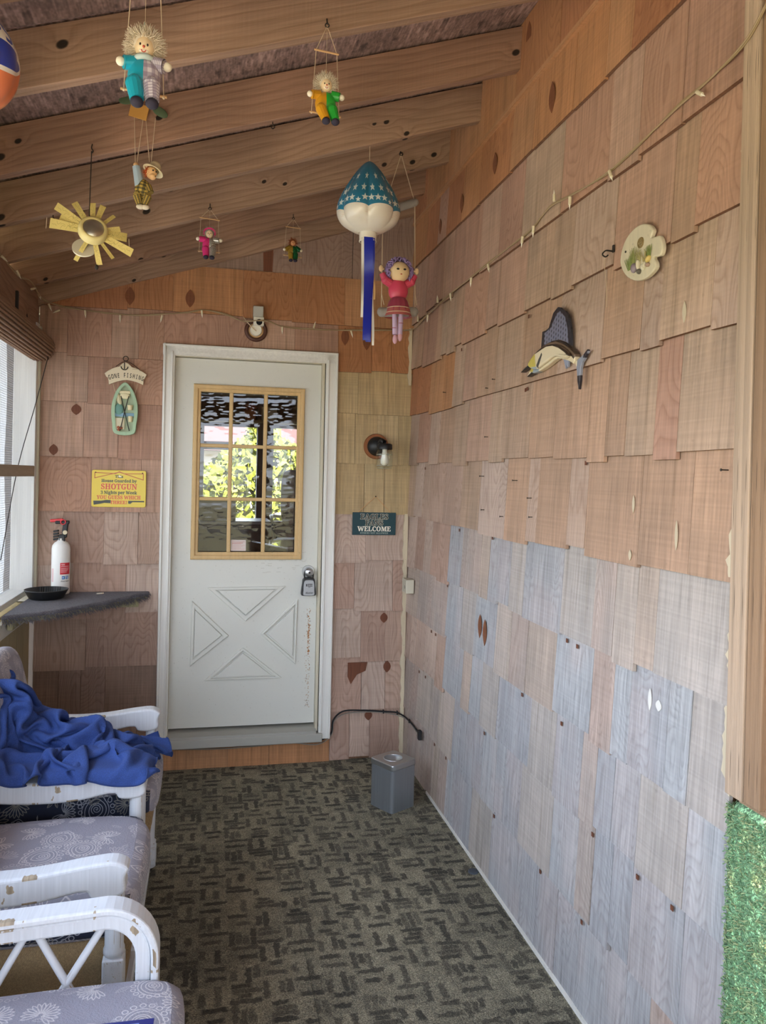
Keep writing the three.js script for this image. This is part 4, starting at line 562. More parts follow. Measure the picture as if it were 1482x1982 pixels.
{
  const l = thing('light_socket_adapter', 'white bulb socket with black outlet hole in a brown ring over the door', 'fixture', [0.24, 2.44, FACE]);
  part('brown_ring', new THREE.TorusGeometry(0.052, 0.0115, 14, 48), std('#4f2c20', { roughness: 0.5 }), l, 0, -0.008, 0.006); part('tan_disc', at(new THREE.CylinderGeometry(0.046, 0.046, 0.008, 36), 0, -0.008, 0.004, Math.PI / 2), std('#b79468'), l); part('white_socket', at(new THREE.CylinderGeometry(0.03, 0.034, 0.02, 32), 0, -0.008, 0.016, Math.PI / 2), M.clearPlastic, l);
  part('adapter_box', rbox(0.056, 0.046, 0.05, 0.003), M.clearPlastic, l, 0.012, 0.036, 0.03); part('bracket', rbox(0.056, 0.06, 0.046, 0.003), M.alu, l, 0.009, 0.09, 0.026); part('outlet_hole', at(new THREE.CylinderGeometry(0.0165, 0.0165, 0.012, 28), 0.014, 0.03, 0.052, Math.PI / 2), std('#08090a', { roughness: 0.9 }), l); part('wire', tube([[-0.07, 0.06, 0.01], [-0.05, 0.03, 0.03], [-0.02, 0.0, 0.034], [0.0, -0.016, 0.03]], 0.003, 24, 6), M.rope, l);
}
{
  const k = thing('key_lockbox', 'grey and black key lockbox hanging from the doorknob', 'lockbox', [0.563, 0.955, BACK + 0.035]);
  const sh = (w0, w1, h) => smoothShape([[-w0, 0.004], [-w0 + 0.005, 0], [w0 - 0.005, 0], [w0, 0.004], [w0 * 0.97, h * 0.35], [w1 + 0.004, h * 0.6], [w1, h * 0.92], [w1 - 0.006, h], [-w1 + 0.006, h], [-w1, h * 0.92], [-w1 - 0.004, h * 0.6], [-w0 * 0.97, h * 0.35]]);
  part('rubber_case', ext(sh(0.041, 0.032, 0.098), 0.034, 0.004), M.black, k, 0, 0, -0.014);
  const tex = canvasTex(256, 300, (c, w, h) => { c.fillStyle = '#a9acae'; c.fillRect(0, 0, w, h); c.fillStyle = '#15171a'; c.fillRect(58, 70, 24, 50); for (let i = 0; i < 4; i++) { c.fillRect(96 + i * 28, 66, 22, 56); } c.fillStyle = '#d8d8d8'; c.font = 'bold 30px sans-serif'; for (let i = 0; i < 4; i++) c.fillText('1852'[i], 98 + i * 28, 105); c.fillStyle = '#15171a'; c.font = 'italic bold 52px sans-serif'; c.fillText('Master', 46, 268); c.fillRect(110, 134, 50, 8); });
  const fp = ext(sh(0.0315, 0.0265, 0.084), 0.008, 0.002); part('face_plate', planar(fp, -0.0315, 0, 0.063, 0.084), std('#ffffff', { map: tex, roughness: 0.4, metalness: 0.2 }), k, 0.001, 0.002, 0.015);
  part('shackle', tube([[-0.022, 0.09, 0], [-0.023, 0.115, 0.0], [-0.018, 0.138, 0.0], [0, 0.148, 0.0], [0.02, 0.138, 0.0], [0.025, 0.115, 0.0], [0.024, 0.09, 0]], 0.0045, 30, 10), M.black, k);
}
// ---------------------------------------------------------------- string of small lights along the walls
{
  const s = thing('string_lights', 'string of small unlit fairy lights along the top of both walls', 'string lights', [0, 0, 0]);
  const zf = FACE + 0.006, xf = RIGHT - 0.024, pts = [[-0.86, 2.52, -3.45], [-0.855, 2.5, -3.8], [-0.85, 2.53, -4.0], [-0.84, 2.5, -4.25], [-0.8, 2.5, zf], [-0.76, 2.49, zf], [-0.6, 2.48, zf], [-0.477, 2.474, zf], [-0.36, 2.473, zf], [-0.254, 2.488, zf], [-0.13, 2.51, zf], [-0.043, 2.526, zf], [0.08, 2.505, zf], [0.16, 2.48, zf], [0.2, 2.475, zf + 0.045], [0.25, 2.474, zf + 0.066], [0.3, 2.476, zf + 0.05], [0.384, 2.466, zf], [0.6, 2.462, zf], [0.783, 2.466, zf], [0.98, 2.48, zf], [1.1, 2.49, zf], [xf, 2.49, -4.33], [xf, 2.505, -4.1], [xf, 2.52, -3.85], [xf, 2.535, -3.65], [xf, 2.535, -3.4], [xf, 2.54, -3.1], [xf, 2.545, -2.8], [xf, 2.55, -2.65], [xf, 2.575, -2.5], [xf, 2.56, -2.35], [xf, 2.545, -2.1], [xf, 2.56, -1.9], [xf, 2.575, -1.75], [xf, 2.583, -1.62], [xf - 0.01, 2.6, -1.48], [xf - 0.01, 2.66, -1.38], [xf, 2.66, -1.0]];
  const curve = new THREE.CatmullRomCurve3(pts.map((p) => V(...p)), false, 'centripetal');
  part('cord', new THREE.TubeGeometry(curve, 420, 0.0028, 6), std('#a58f70', { roughness: 0.8 }), s); 
  const curve2 = new THREE.CatmullRomCurve3(pts.map(([x, y, z], i) => V(x, y + 0.006 * Math.sin(i * 1.7), z + 0.002)), false, 'centripetal'); part('cord', new THREE.TubeGeometry(curve2, 420, 0.0022, 6), std('#97825f', { roughness: 0.8 }), s);
  const socket = new THREE.CylinderGeometry(0.0055, 0.005, 0.024, 10), tip = new THREE.ConeGeometry(0.0035, 0.018, 8), R = rngOf(19), mS = std('#d9cdae', { roughness: 0.5 }), mT = phys('#f2ecdc', { roughness: 0.15 });
  const place = (x, y, z, rz, rx) => { const b = part('bulb_socket', socket, mS, s, x, y, z, rx, 0, rz); part('bulb', tip, mT, b, 0, -0.021, 0, Math.PI, 0, 0); };
  for (const [x, dy, a] of [[-0.83, -0.02, 0.4], [-0.79, -0.03, -1.1], [-0.66, -0.015, 0.1], [-0.477, -0.02, 0.0], [-0.26, -0.018, -0.2], [-0.05, -0.016, 0.1], [0.384, -0.018, 0.0], [0.56, 0.014, 2.9], [0.78, -0.014, 0.3]]) { let best = 0, bd = 9; for (let t = 0.05; t < 0.7; t += 0.002) { const p = curve.getPointAt(t); if (Math.abs(p.z - zf) > 0.05) continue; const d = Math.abs(p.x - x); if (d < bd) { bd = d; best = t; } } const p = curve.getPointAt(best); place(p.x, p.y + dy, p.z + 0.008, a, 0); }
  for (const [z, up, a] of [[-4.2, 1, 0.2], [-4.0, -1, 0.3], [-3.82, 1, 0.2], [-3.6, -1, -0.3], [-3.3, -1, 0.2], [-3.08, -1, -0.4], [-2.72, -1, 0.3], [-2.62, -1, 0.1], [-2.45, 1, 0.05], [-2.33, -1, 0.05], [-2.07, -1, -0.5], [-1.65, -1, -0.9]]) { let y = 2.54; for (let i = 0; i < pts.length - 1; i++) if (pts[i][0] === xf && z >= pts[i][2] && z < pts[i + 1][2]) y = pts[i][1] + (pts[i + 1][1] - pts[i][1]) * (z - pts[i][2]) / (pts[i + 1][2] - pts[i][2]); place(xf - 0.008, y + up * 0.02, z, 0, up > 0 ? Math.PI - a : a); }
  for (const [z, rx] of [[-3.5, 1.2], [-3.75, 0.5], [-4.05, 2.0], [-4.2, -0.6]]) place(-0.85, 2.505, z, 0.4, rx);
}
// ---------------------------------------------------------------- things on the right wall (local x = world z)
const wallThing = (name, label, cat, y, z, off = 0.018) => thing(name, label, cat, [RIGHT - off, y, z], -Math.PI / 2);
{
  const f = wallThing('sailfish_plaque', 'painted sailfish with raised spotted sail mounted on the shingled wall', 'wall plaque', 2.03, -2.42, 0.02);
  const L = (pts) => pts.map(([z, y]) => [z + 2.42, y - 2.03]), bx = -0.28, by = -0.13, bw = 0.54, bh = 0.33;
  const tex = canvasTex(1024, 626, (c, w, h) => {
    const X = (x) => (x - bx) / bw * w, Y = (y) => h - (y - by) / bh * h, poly = (pts, fill) => { c.fillStyle = fill; c.beginPath(); pts.forEach(([x, y], i) => (i ? c.lineTo(X(x), Y(y)) : c.moveTo(X(x), Y(y)))); c.closePath(); c.fill(); };
    c.fillStyle = '#8d92a0'; c.fillRect(0, 0, w, h); c.fillStyle = '#2c2c33'; c.fillRect(X(-0.13), 0, X(0.15) - X(-0.13), Y(0.03));
    poly(L([[-2.505, 2.09], [-2.505, 2.14], [-2.455, 2.15], [-2.41, 2.19], [-2.385, 2.193], [-2.345, 2.165], [-2.325, 2.12], [-2.318, 2.075], [-2.4, 2.092]]), '#73778c');
    const R = rngOf(4); c.fillStyle = '#1f2026'; for (let i = 0; i < 13; i++) for (let j = 0; j < 9; j++) { c.beginPath(); c.ellipse(X(-0.1 + i * 0.018), Y(0.06 + j * 0.016 + (i % 2) * 0.008), 4.5, 9, 0.2, 0, 7); c.fill(); }
    const body = L([[-2.7, 1.99], [-2.64, 2.04], [-2.534, 2.08], [-2.44, 2.093], [-2.34, 2.074], [-2.24, 2.02], [-2.245, 1.99], [-2.3, 2.0], [-2.375, 2.02], [-2.45, 2.0], [-2.55, 1.98]]); poly(body, '#dccfb0');
    c.strokeStyle = '#3a2f26'; c.lineWidth = 40; c.lineJoin = 'round'; c.beginPath(); L([[-2.62, 2.045], [-2.534, 2.081], [-2.44, 2.093], [-2.387, 2.088], [-2.339, 2.073], [-2.29, 2.05], [-2.25, 2.024]]).forEach(([x, y], i) => (i ? c.lineTo(X(x), Y(y)) : c.moveTo(X(x), Y(y)))); c.stroke(); c.strokeStyle = '#6d5a48'; c.lineWidth = 14; c.stroke();
    poly(L([[-2.61, 2.045], [-2.57, 2.07], [-2.53, 2.072], [-2.52, 2.03], [-2.55, 2.01], [-2.6, 2.02]]), '#bfae50'); poly(L([[-2.56, 2.03], [-2.51, 2.025], [-2.53, 2.005], [-2.58, 2.005]]), '#94a3ad');
    c.strokeStyle = '#e2d46a'; c.lineWidth = 4; for (let i = 0; i < 5; i++) { c.beginPath(); c.moveTo(X(-0.165 + i * 0.013), Y(0.03)); c.lineTo(X(-0.158 + i * 0.013), Y(-0.005)); c.stroke(); }
    poly(L([[-2.7, 2.03], [-2.61, 2.045], [-2.6, 2.03], [-2.65, 2.02]]), '#151517'); poly(L([[-2.64, 2.0], [-2.58, 2.016], [-2.56, 2.006], [-2.6, 1.99]]), '#151517'); c.fillStyle = '#101010'; c.beginPath(); c.arc(X(-0.178), Y(0.018), 7, 0, 7); c.fill();
    poly(L([[-2.515, 2.03], [-2.475, 2.068], [-2.468, 2.06], [-2.49, 2.03], [-2.505, 2.018]]), '#4a4742'); poly(L([[-2.19, 2.05], [-2.16, 2.05], [-2.19, 2.01], [-2.205, 2.012]]), '#28242b'); poly(L([[-2.245, 1.96], [-2.21, 1.96], [-2.22, 1.9], [-2.235, 1.9]]), '#28242b');
  });
  const m = std('#ffffff', { map: tex, roughness: 0.35 }), mk = (pts, d, b, sm) => planar(ext(sm ? smoothShape(L(pts)) : shapeOf(L(pts)), d, b, 4), bx, by, bw, bh);
  part('sail_fin', mk([[-2.532, 2.087], [-2.523, 2.149], [-2.494, 2.149], [-2.471, 2.154], [-2.45, 2.181], [-2.439, 2.197], [-2.419, 2.205], [-2.402, 2.21], [-2.384, 2.205], [-2.366, 2.194], [-2.345, 2.185], [-2.327, 2.17], [-2.313, 2.145], [-2.304, 2.124], [-2.298, 2.092], [-2.295, 2.063], [-2.288, 2.056], [-2.33, 2.06], [-2.382, 2.07], [-2.44, 2.075], [-2.491, 2.07]], 0.007, 0.001), m, f, 0, 0, 0.004);
  part('body', mk([[-2.682, 2.027], [-2.643, 2.041], [-2.602, 2.051], [-2.567, 2.067], [-2.534, 2.085], [-2.491, 2.095], [-2.441, 2.099], [-2.387, 2.095], [-2.339, 2.081], [-2.297, 2.061], [-2.263, 2.041], [-2.251, 2.028], [-2.252, 2.009], [-2.261, 2.001], [-2.294, 2.015], [-2.328, 2.024], [-2.375, 2.035], [-2.406, 2.031], [-2.45, 2.021], [-2.496, 2.013], [-2.535, 2.01], [-2.564, 2.01], [-2.624, 2.004], [-2.605, 2.019], [-2.59, 2.028], [-2.606, 2.036], [-2.637, 2.033]], 0.022, 0.004), m, f);
  part('belly_relief', planar(ext(smoothShape(L([[-2.595, 2.042], [-2.534, 2.075], [-2.441, 2.088], [-2.339, 2.07], [-2.27, 2.03], [-2.3, 2.022], [-2.375, 2.041], [-2.45, 2.028], [-2.535, 2.018]])), 0.014, 0.0065, 4), bx, by, bw, bh), m, f, 0, 0, 0.02);
  part('tail_fin', mk([[-2.258, 2.007], [-2.234, 2.013], [-2.208, 2.02], [-2.179, 2.034], [-2.175, 2.027], [-2.196, 2.009], [-2.214, 1.997], [-2.221, 1.979], [-2.223, 1.943], [-2.23, 1.917], [-2.239, 1.941], [-2.247, 1.983]], 0.01, 0.002), m, f, 0, 0, 0.006);
  part('pelvic_fin', mk([[-2.349, 2.03], [-2.307, 2.022], [-2.314, 1.997], [-2.325, 2.008], [-2.328, 1.995], [-2.34, 2.018]], 0.008, 0.001), std('#8d93a6'), f, 0, 0, 0.006); part('pectoral_fin', at(ball(0.02, 0.35, 1, 0.3), 0, 0, 0, 0, 0, -0.7), std('#4a4742'), f, -0.075, 0.013, 0.03);
}
{
  const p = wallThing('shell_plaque', 'cream fish-shaped plaque decorated with shells and sea grass', 'wall plaque', 2.25, -1.89, 0.02);
  const L = (pts) => pts.map(([z, y]) => [z + 1.89, y - 2.25]);
  part('board', ext(smoothShape(L([[-1.896, 2.326], [-1.869, 2.319], [-1.848, 2.308], [-1.836, 2.292], [-1.843, 2.276], [-1.806, 2.269], [-1.795, 2.256], [-1.789, 2.234], [-1.797, 2.216], [-1.829, 2.219], [-1.82, 2.204], [-1.818, 2.191], [-1.853, 2.175], [-1.912, 2.178], [-1.97, 2.208], [-1.999, 2.25], [-1.991, 2.285], [-1.969, 2.31], [-1.93, 2.325]])), 0.014, 0.004, 3), std('#e2d8bd', { map: texPaint, roughness: 0.55 }), p);
  const S = [['mussel_shell', '#8d7f88', -1.919, 2.214, 1, 1.1, 0.4], ['cone_shell', '#d9cfb4', -1.896, 2.216, 0.5, 1.3, 0.2], ['snail_shell', '#5a554c', -1.892, 2.198, 0.55, 0.6, 0], ['clam_shell', '#d2cdb8', -1.873, 2.205, 0.6, 0.8, 0.3], ['whelk_shell', '#cfc8ae', -1.864, 2.208, 0.5, 0.7, -0.4], ['scallop_shell', '#cdb46a', -1.849, 2.22, 0.9, 0.6, 0.6], ['turban_shell', '#9d8472', -1.85, 2.205, 0.6, 0.45, 0]];
  for (const [n, c, z, y, a, b, r] of S) part(n, at(ball(0.0125, a, b, 0.6, 14, 10), 0, 0, 0, 0, 0, r), std(c, { roughness: 0.4 }), p, z + 1.89, y - 2.25, 0.017);
  const R = rngOf(3), tuft = (z, y, n, h, col) => part('sea_grass', merge(Array.from({ length: n }, () => { const dx = (R() - 0.5) * 0.03, b = (R() - 0.5) * 0.014; return rod(V(b, 0, 0), V(b + dx, h * (0.6 + 0.4 * R()), 0.004), 0.0011, 4, 0.0004); })), std(col), p, z + 1.89, y - 2.25, 0.015);
  tuft(-1.945, 2.215, 22, 0.04, '#7d8a4c'); tuft(-1.925, 2.222, 24, 0.05, '#8b8f52'); tuft(-1.897, 2.226, 22, 0.035, '#a39b68'); tuft(-1.85, 2.222, 26, 0.035, '#75803f'); tuft(-1.87, 2.22, 12, 0.03, '#a79a68');
  part('net_medallion', merge([new THREE.TorusGeometry(0.013, 0.002, 6, 18), ...[0, 1, 2, 3].map((i) => rod(V(-0.011, -0.01 + i * 0.007, 0), V(0.011, -0.008 + i * 0.006, 0), 0.0012, 5)), ...[0, 1, 2].map((i) => rod(V(-0.007 + i * 0.007, -0.011, 0), V(-0.004 + i * 0.005, 0.011, 0), 0.0012, 5))]), std('#857148'), p, -0.001, 0.025, 0.015); part('eye', at(new THREE.CylinderGeometry(0.003, 0.003, 0.004, 14), 0, 0, 0, Math.PI / 2), M.iron, p, -0.078, 0.022, 0.014); 
}
{
  const h = wallThing('wall_hook', 'small rusty hook with a loop of thread on the wall left of the shell plaque', 'hook', 2.305, -2.075);
  part('screw_hook', tube([[0, 0, -0.004], [0, 0, 0.02], [0, -0.012, 0.03], [0, -0.018, 0.02], [0, -0.012, 0.012]], 0.0022, 24, 6), M.iron, h); part('hook_plate', rbox(0.01, 0.022, 0.004, 0.0015), M.iron, h, 0.012, 0.004, 0.002); part('thread', tube([[0, -0.016, 0.022], [-0.014, -0.03, 0.016], [-0.016, -0.1, 0.006], [-0.016, -0.16, 0.004]], 0.0008, 30, 5), M.rope, h);
}
{
  const j = thing('junction_box', 'small grey outlet box at the corner of the right wall', 'outlet box', [RIGHT - 0.018, 1.02, -4.25], -Math.PI / 2);
  part('housing', rbox(0.1, 0.078, 0.045, 0.004), std('#c4bda9', { roughness: 0.5 }), j, 0, 0, 0.022); part('side_cover', rbox(0.004, 0.06, 0.034, 0.001), M.alu, j, -0.052, 0, 0.022); part('knockout', at(new THREE.CylinderGeometry(0.011, 0.011, 0.003, 24), 0.022, -0.004, 0.046, Math.PI / 2), std('#8b8678'), j); part('face_rim', rbox(0.07, 0.066, 0.003, 0.001), std('#b6af9b'), j, 0.012, 0, 0.0455);
}
{
  const z = FACE + 0.006, w = thing('loose_cable', 'black and grey cable looping past the door sill to the right wall', 'cable', [0, 0, 0]);
  const run = [[-0.2, 0.128, z], [0.1, 0.122, z], [0.3, 0.117, z], [0.478, 0.128, z], [0.64, 0.12, z], [0.712, 0.16, z], [0.724, 0.235, z], [0.775, 0.282, z], [0.894, 0.284, z], [1.017, 0.272, z], [1.1, 0.262, z], [1.128, 0.25, -4.36], [1.13, 0.262, -4.214], [1.13, 0.264, -4.09], [1.128, 0.262, -4.0]];
  part('black_cable', tube(run, 0.0045, 160, 8), M.blackMatte, w); part('grey_cable', tube(run.map(([a, b, c], i) => [a + 0.004, b - 0.012 - 0.006 * Math.sin(i * 2), c - 0.001]), 0.0028, 160, 8), std('#8d867c'), w); for (const i of [3, 9, 10, 12]) part('cable_clip', rbox(0.008, 0.022, 0.014, 0.002), M.black, w, ...run[i]); part('plug', rbox(0.02, 0.05, 0.03, 0.004), M.black, w, 1.125, 0.262, -3.975);
}
// ---------------------------------------------------------------- on the floor
{
  const c = thing('ash_can', 'small square metal ash can with a round hole in the lid', 'ash can', [0.926, 0, -3.742], 0.238);
  const rr = (a, r) => { const s = new THREE.Shape(), b = a - r; s.moveTo(-b, -a); s.lineTo(b, -a); s.quadraticCurveTo(a, -a, a, -b); s.lineTo(a, b); s.quadraticCurveTo(a, a, b, a); s.lineTo(-b, a); s.quadraticCurveTo(-a, a, -a, b); s.lineTo(-a, -b); s.quadraticCurveTo(-a, -a, -b, -a); return s; };
  const turn = (g) => g.rotateX(-Math.PI / 2).rotateY(Math.PI / 4 - 0.5);
  const wall = rr(0.08, 0.018); wall.holes.push(rr(0.077, 0.016)); part('body', turn(ext(wall, 0.215)), M.dullSteel, c); part('bottom', turn(ext(rr(0.078, 0.016), 0.004)), M.dullSteel, c, 0, 0.001, 0);
  const lid = rr(0.083, 0.02); const hole = new THREE.Path(); hole.absarc(0, 0, 0.046, 0, Math.PI * 2, true); lid.holes.push(hole); part('lid', turn(ext(lid, 0.03, 0.006, 3)), M.steel, c, 0, 0.205, 0); part('rim_ring', new THREE.TorusGeometry(0.047, 0.004, 10, 40), M.steel, c, 0, 0.234, 0, Math.PI / 2); part('funnel', new THREE.LatheGeometry([[0.046, 0], [0.03, -0.02], [0.014, -0.03]].map(([x, y]) => new THREE.Vector2(x, y)), 32), M.steel, c, 0, 0.232, 0);
  const d = thing('bottle_cap', 'dark round disc lying on the carpet by the right wall', 'disc', [1.105, 0, -3.04]); part('cap', new THREE.LatheGeometry([[0, 0.008], [0.018, 0.008], [0.021, 0.005], [0.022, 0]].map(([x, y]) => new THREE.Vector2(x, y)), 24), std('#3d434b'), d);
}
{
  const t = thing('turf_covered_box', 'low box wrapped in green artificial turf at the end of the shingled wall', 'box', [1.286, 0, -1.322]);
  part('turf_wrap', cushion(0.32, 0.94, 0.33, 30, 0, 24), M.turf, t, 0, 0.47, 0); part('plank_top', rbox(0.3, 0.02, 0.3, 0.004), M.brownBoard, t, 0.005, 0.945, 0);
  const R = rngOf(88), n = 16000, bl = new THREE.InstancedMesh(new THREE.ConeGeometry(0.0016, 0.016, 3), M.turfBlade, n), m = new THREE.Matrix4(), q = new THREE.Quaternion(), col = new THREE.Color(), e = new THREE.Euler();
  for (let i = 0; i < n; i++) { const f = R(), y = 0.01 + R() * 0.92; const p = f < 0.7 ? V(-0.161, y, -0.16 + R() * 0.32) : V(-0.16 + R() * 0.1, y, -0.166); m.compose(p, q.setFromEuler(e.set((R() - 0.5) * 2.4, R() * 3, f < 0.7 ? 1.2 + R() : (R() - 0.5) * 2)), V(1, 0.6 + R(), 1)); bl.setMatrixAt(i, m); const g = R(); bl.setColorAt(i, col.setRGB(0.55 + 0.9 * g * g, 0.75 + 0.4 * g, 0.6 + 0.3 * g)); }
  bl.name = 'turf_blades'; bl.userData.kind = 'stuff'; t.add(bl);
}
// ---------------------------------------------------------------- hanging dolls and ornaments
const satin = (c) => phys(c, { roughness: 0.38, sheen: 0.6, sheenColor: new THREE.Color('#ffffff'), sheenRoughness: 0.4 });
const gingham = (a, b, n) => canvasTex(256, 256, (c, w) => { c.fillStyle = a; c.fillRect(0, 0, w, w); c.fillStyle = b; c.globalAlpha = 0.45; const k = w / n; for (let i = 0; i < n; i += 2) { c.fillRect(i * k, 0, k, w); c.fillRect(0, i * k, w, k); } }, true);
const sequinTex = (a, b) => canvasTex(256, 256, (c, w) => { c.fillStyle = a; c.fillRect(0, 0, w, w); c.fillStyle = b; for (let i = 0; i < 12; i++) for (let j = 0; j < 12; j++) { c.beginPath(); c.arc((i + (j % 2) * 0.5) * w / 12, j * w / 12, w / 34, 0, 7); c.fill(); } }, true);
const skin = std('#e9cfa6', { roughness: 0.6 }), mitt = std('#ece3cc', { roughness: 0.9 }), shoe = std('#2b2738', { roughness: 0.85 }), eyeM = std('#2a211c'), lip = std('#c4553f'), muzzle = std('#f1e6d2');
const half = (r, side, sy = 1, sz = 0.8) => new THREE.SphereGeometry(r, 18, 18, side < 0 ? -Math.PI / 2 : Math.PI / 2, Math.PI).scale(1, sy, sz);
// a cloth clown sitting on a two-cord swing; k scales a doll 0.15 m tall; origin at the hook
function swingDoll(o) {
  const g = thing(o.name, o.label, 'hanging doll', o.hook, o.turn || 0, 'dolls on swings under the rafters'); g.scale.setScalar(o.scale || 1); const k = o.k, sy = o.seatY, T = 0.062 * k;
  part('screw_hook', merge([rod(V(0, 0.022, -0.004), V(0, 0.0, 0.006), 0.0022 * Math.sqrt(k), 6), at(new THREE.TorusGeometry(0.006 * Math.sqrt(k), 0.0018, 6, 16), 0, -0.004, 0.006)]), M.iron, g);
  const bw = o.barW / 2, sw = o.seatW / 2, b0 = V(-bw, o.barY + o.barTilt, 0.006), b1 = V(bw, o.barY - o.barTilt, 0.006), s0 = V(-sw, sy + o.seatTilt, 0.006), s1 = V(sw, sy - o.seatTilt, 0.006), ex = V(0.006 * k, 0, 0);
  if (o.barY > -0.5) part('top_bar', rod(b0.clone().sub(ex), b1.clone().add(ex), 0.0032 * Math.sqrt(k), 8), M.dowel, g);
  part('seat_bar', rod(s0.clone().sub(ex), s1.clone().add(ex), 0.003 * Math.sqrt(k), 8), M.dowel, g);
  const cr = 0.0011 * Math.sqrt(k), h = V(0, -0.006, 0.006);
  part('cord', rod(h, b0, cr, 5), M.rope, g); part('cord', rod(h, b1, cr, 5), M.rope, g); part('cord', rod(b0, s0, cr, 5), M.rope, g); part('cord', rod(b1, s1, cr, 5), M.rope, g); part('cord_knot', ball(cr * 3.2, 1, 1, 1, 8, 6), M.rope, g, s0.x, s0.y - 0.002, s0.z); part('cord_knot', ball(cr * 3.2, 1, 1, 1, 8, 6), M.rope, g, s1.x, s1.y - 0.002, s1.z);
  const head = 0.021 * k * (o.headK || 1), hy = sy + T * 1.12 + head * 0.8, zb = 0.006;
  part('head_thread', rod(V(0, -0.006, zb), V(0, hy + head, zb), cr * 0.5, 4), M.rope, g);
  part('body', crumple(half(0.031 * k, -1, 1.15), 0.003 * k, 60 / k, 1), o.left, g, 0, sy + T * 0.5, zb); part('body', crumple(half(0.031 * k, 1, 1.15), 0.003 * k, 60 / k, 4), o.right, g, 0, sy + T * 0.5, zb);
  for (const s of [-1, 1]) {
    const mat = s < 0 ? o.left : o.right, hx = s * (sw + 0.002) * (o.handX || 1), hyy = sy + T * (o.handY ?? 0.75);
    part('sleeve', crumple(rod(V(s * 0.018 * k, sy + T * 0.92, zb), V(hx * 0.86, hyy, zb + 0.006 * k), 0.014 * k, 14, 0.013 * k), 0.003 * k, 80 / k, s), mat, g); part('hand', ball(0.0088 * k, 1, 1, 1, 14, 10), mitt, g, hx, hyy, zb + 0.007 * k);
    const kn = V(s * 0.016 * k, sy + 0.004 * k, zb + 0.026 * k), an = V(s * 0.014 * k + (o.lean || 0), sy - 0.03 * k, zb + 0.034 * k);
    part('trouser_leg', crumple(merge([rod(V(s * 0.012 * k, sy + 0.012 * k, zb), kn, 0.016 * k, 12, 0.0165 * k), at(ball(0.0165 * k, 1, 1, 1, 14, 10), kn.x, kn.y, kn.z), rod(kn, an, 0.0165 * k, 12, 0.0135 * k)]), 0.002 * k, 70 / k, s + 2), mat, g); part('shoe', ball(0.0125 * k, 1, 0.75, 1.25, 14, 10), shoe, g, an.x, an.y - 0.007 * k, an.z + 0.005 * k);
  }
  const hd = part('head', ball(head, 0.95, 1.05, 0.95), o.skin || skin, g, 0, hy, zb + 0.004 * k, 0.25, o.look || 0, o.tip || 0);
  for (const s of [-1, 1]) part('eye', ball(head * 0.1, 1, 1.3, 0.6, 8, 6), eyeM, hd, s * head * 0.34, head * 0.12, head * 0.88); part('nose', ball(head * 0.13, 1, 1, 1, 10, 8), lip, hd, 0, -head * 0.08, head * 1.0); if (o.muzzle !== false) part('painted_mouth', ball(head * 0.42, 1.15, 0.6, 0.5, 14, 10), muzzle, hd, 0, -head * 0.42, head * 0.72); part('lips', at(new THREE.TorusGeometry(head * 0.2, head * 0.045, 6, 14, Math.PI), 0, 0, 0, 0, 0, Math.PI), lip, hd, 0, -head * 0.36, head * 0.98);
  if (o.hair) part('hair', fluff(head * 1.38, o.hairN || 420, 0.42, 7, (d) => d.z < 0.5 || d.y > 0.6, 0.024), o.hair, hd, 0, head * 0.18, -head * 0.42);
  if (o.collar) part('collar', new THREE.TorusGeometry(head * 0.75, head * 0.3, 8, 22), o.collar, g, 0, sy + T * 1.02, zb + 0.002 * k, Math.PI / 2);
  if (o.hat) { const ht = part('hat', new THREE.LatheGeometry([[0, 1.05], [0.5, 1.0], [0.78, 0.7], [0.85, 0.35], [1.45, 0.2], [1.5, 0.1], [0.9, 0.22], [0.8, 0.3]].map(([x, y]) => new THREE.Vector2(x * head, y * head)), 28), o.hat, hd, 0, head * 0.2, -head * 0.25, -0.95); ht.scale.setScalar(1.12); }
  if (o.feather) part('feather', at(new THREE.ConeGeometry(head * 0.18, head * 1.1, 6), 0, 0, 0), o.feather, hd, -head * 0.1, head * 1.9, 0);
  return g;
}
const white = std('#d9cbb4', { roughness: 1 });
swingDoll({ name: 'clown_doll', label: 'white-haired clown doll in turquoise satin and grey gingham on a swing', scale: 0.9227, hook: [-0.1624, 2.797, -1.862], k: 1.26, barY: -0.08, barW: 0.07, barTilt: 0.0, seatY: -0.33, seatW: 0.095, seatTilt: 0.004, left: satin('#1fa3bd'), right: std('#ffffff', { map: rep(gingham('#d8d2da', '#7d6d86', 12), 1) }), hair: white, hairN: 1500, headK: 0.95, feather: std('#3d6a68'), collar: std('#b9c7c2'), handX: 1.12, handY: 0.85, tip: -0.05, lean: 0.006 });
swingDoll({ name: 'clown_doll', label: 'clown doll in gold and bright green satin on a cord swing', scale: 0.933, hook: [0.3135, 2.962, -2.29], k: 1.05, barY: -0.088, barW: 0.066, barTilt: 0.003, seatY: -0.285, seatW: 0.088, seatTilt: 0.003, left: satin('#cf9420'), right: satin('#2aa63a'), hair: std('#d6c9b2', { roughness: 1 }), hairN: 900, headK: 0.9, handX: 1.1, handY: 0.85, tip: 0, lean: 0.012, feather: M.dowel });
swingDoll({ name: 'clown_doll', label: 'clown doll in a pink hat with pink and silver sequin suit', hook: [-0.02, 2.865, -3.715], k: 0.98, barY: -0.052, barW: 0.08, barTilt: 0.003, seatY: -0.205, seatW: 0.09, seatTilt: 0, left: std('#d8307a', { roughness: 0.7 }), right: std('#ffffff', { map: sequinTex('#8f8c84', '#e6e4dc'), metalness: 0.5, roughness: 0.3 }), hair: std('#9c948a', { roughness: 1 }), hairN: 150, hat: std('#d2326f', { roughness: 0.8 }), handX: 1.1, handY: 0.9, headK: 0.85 });
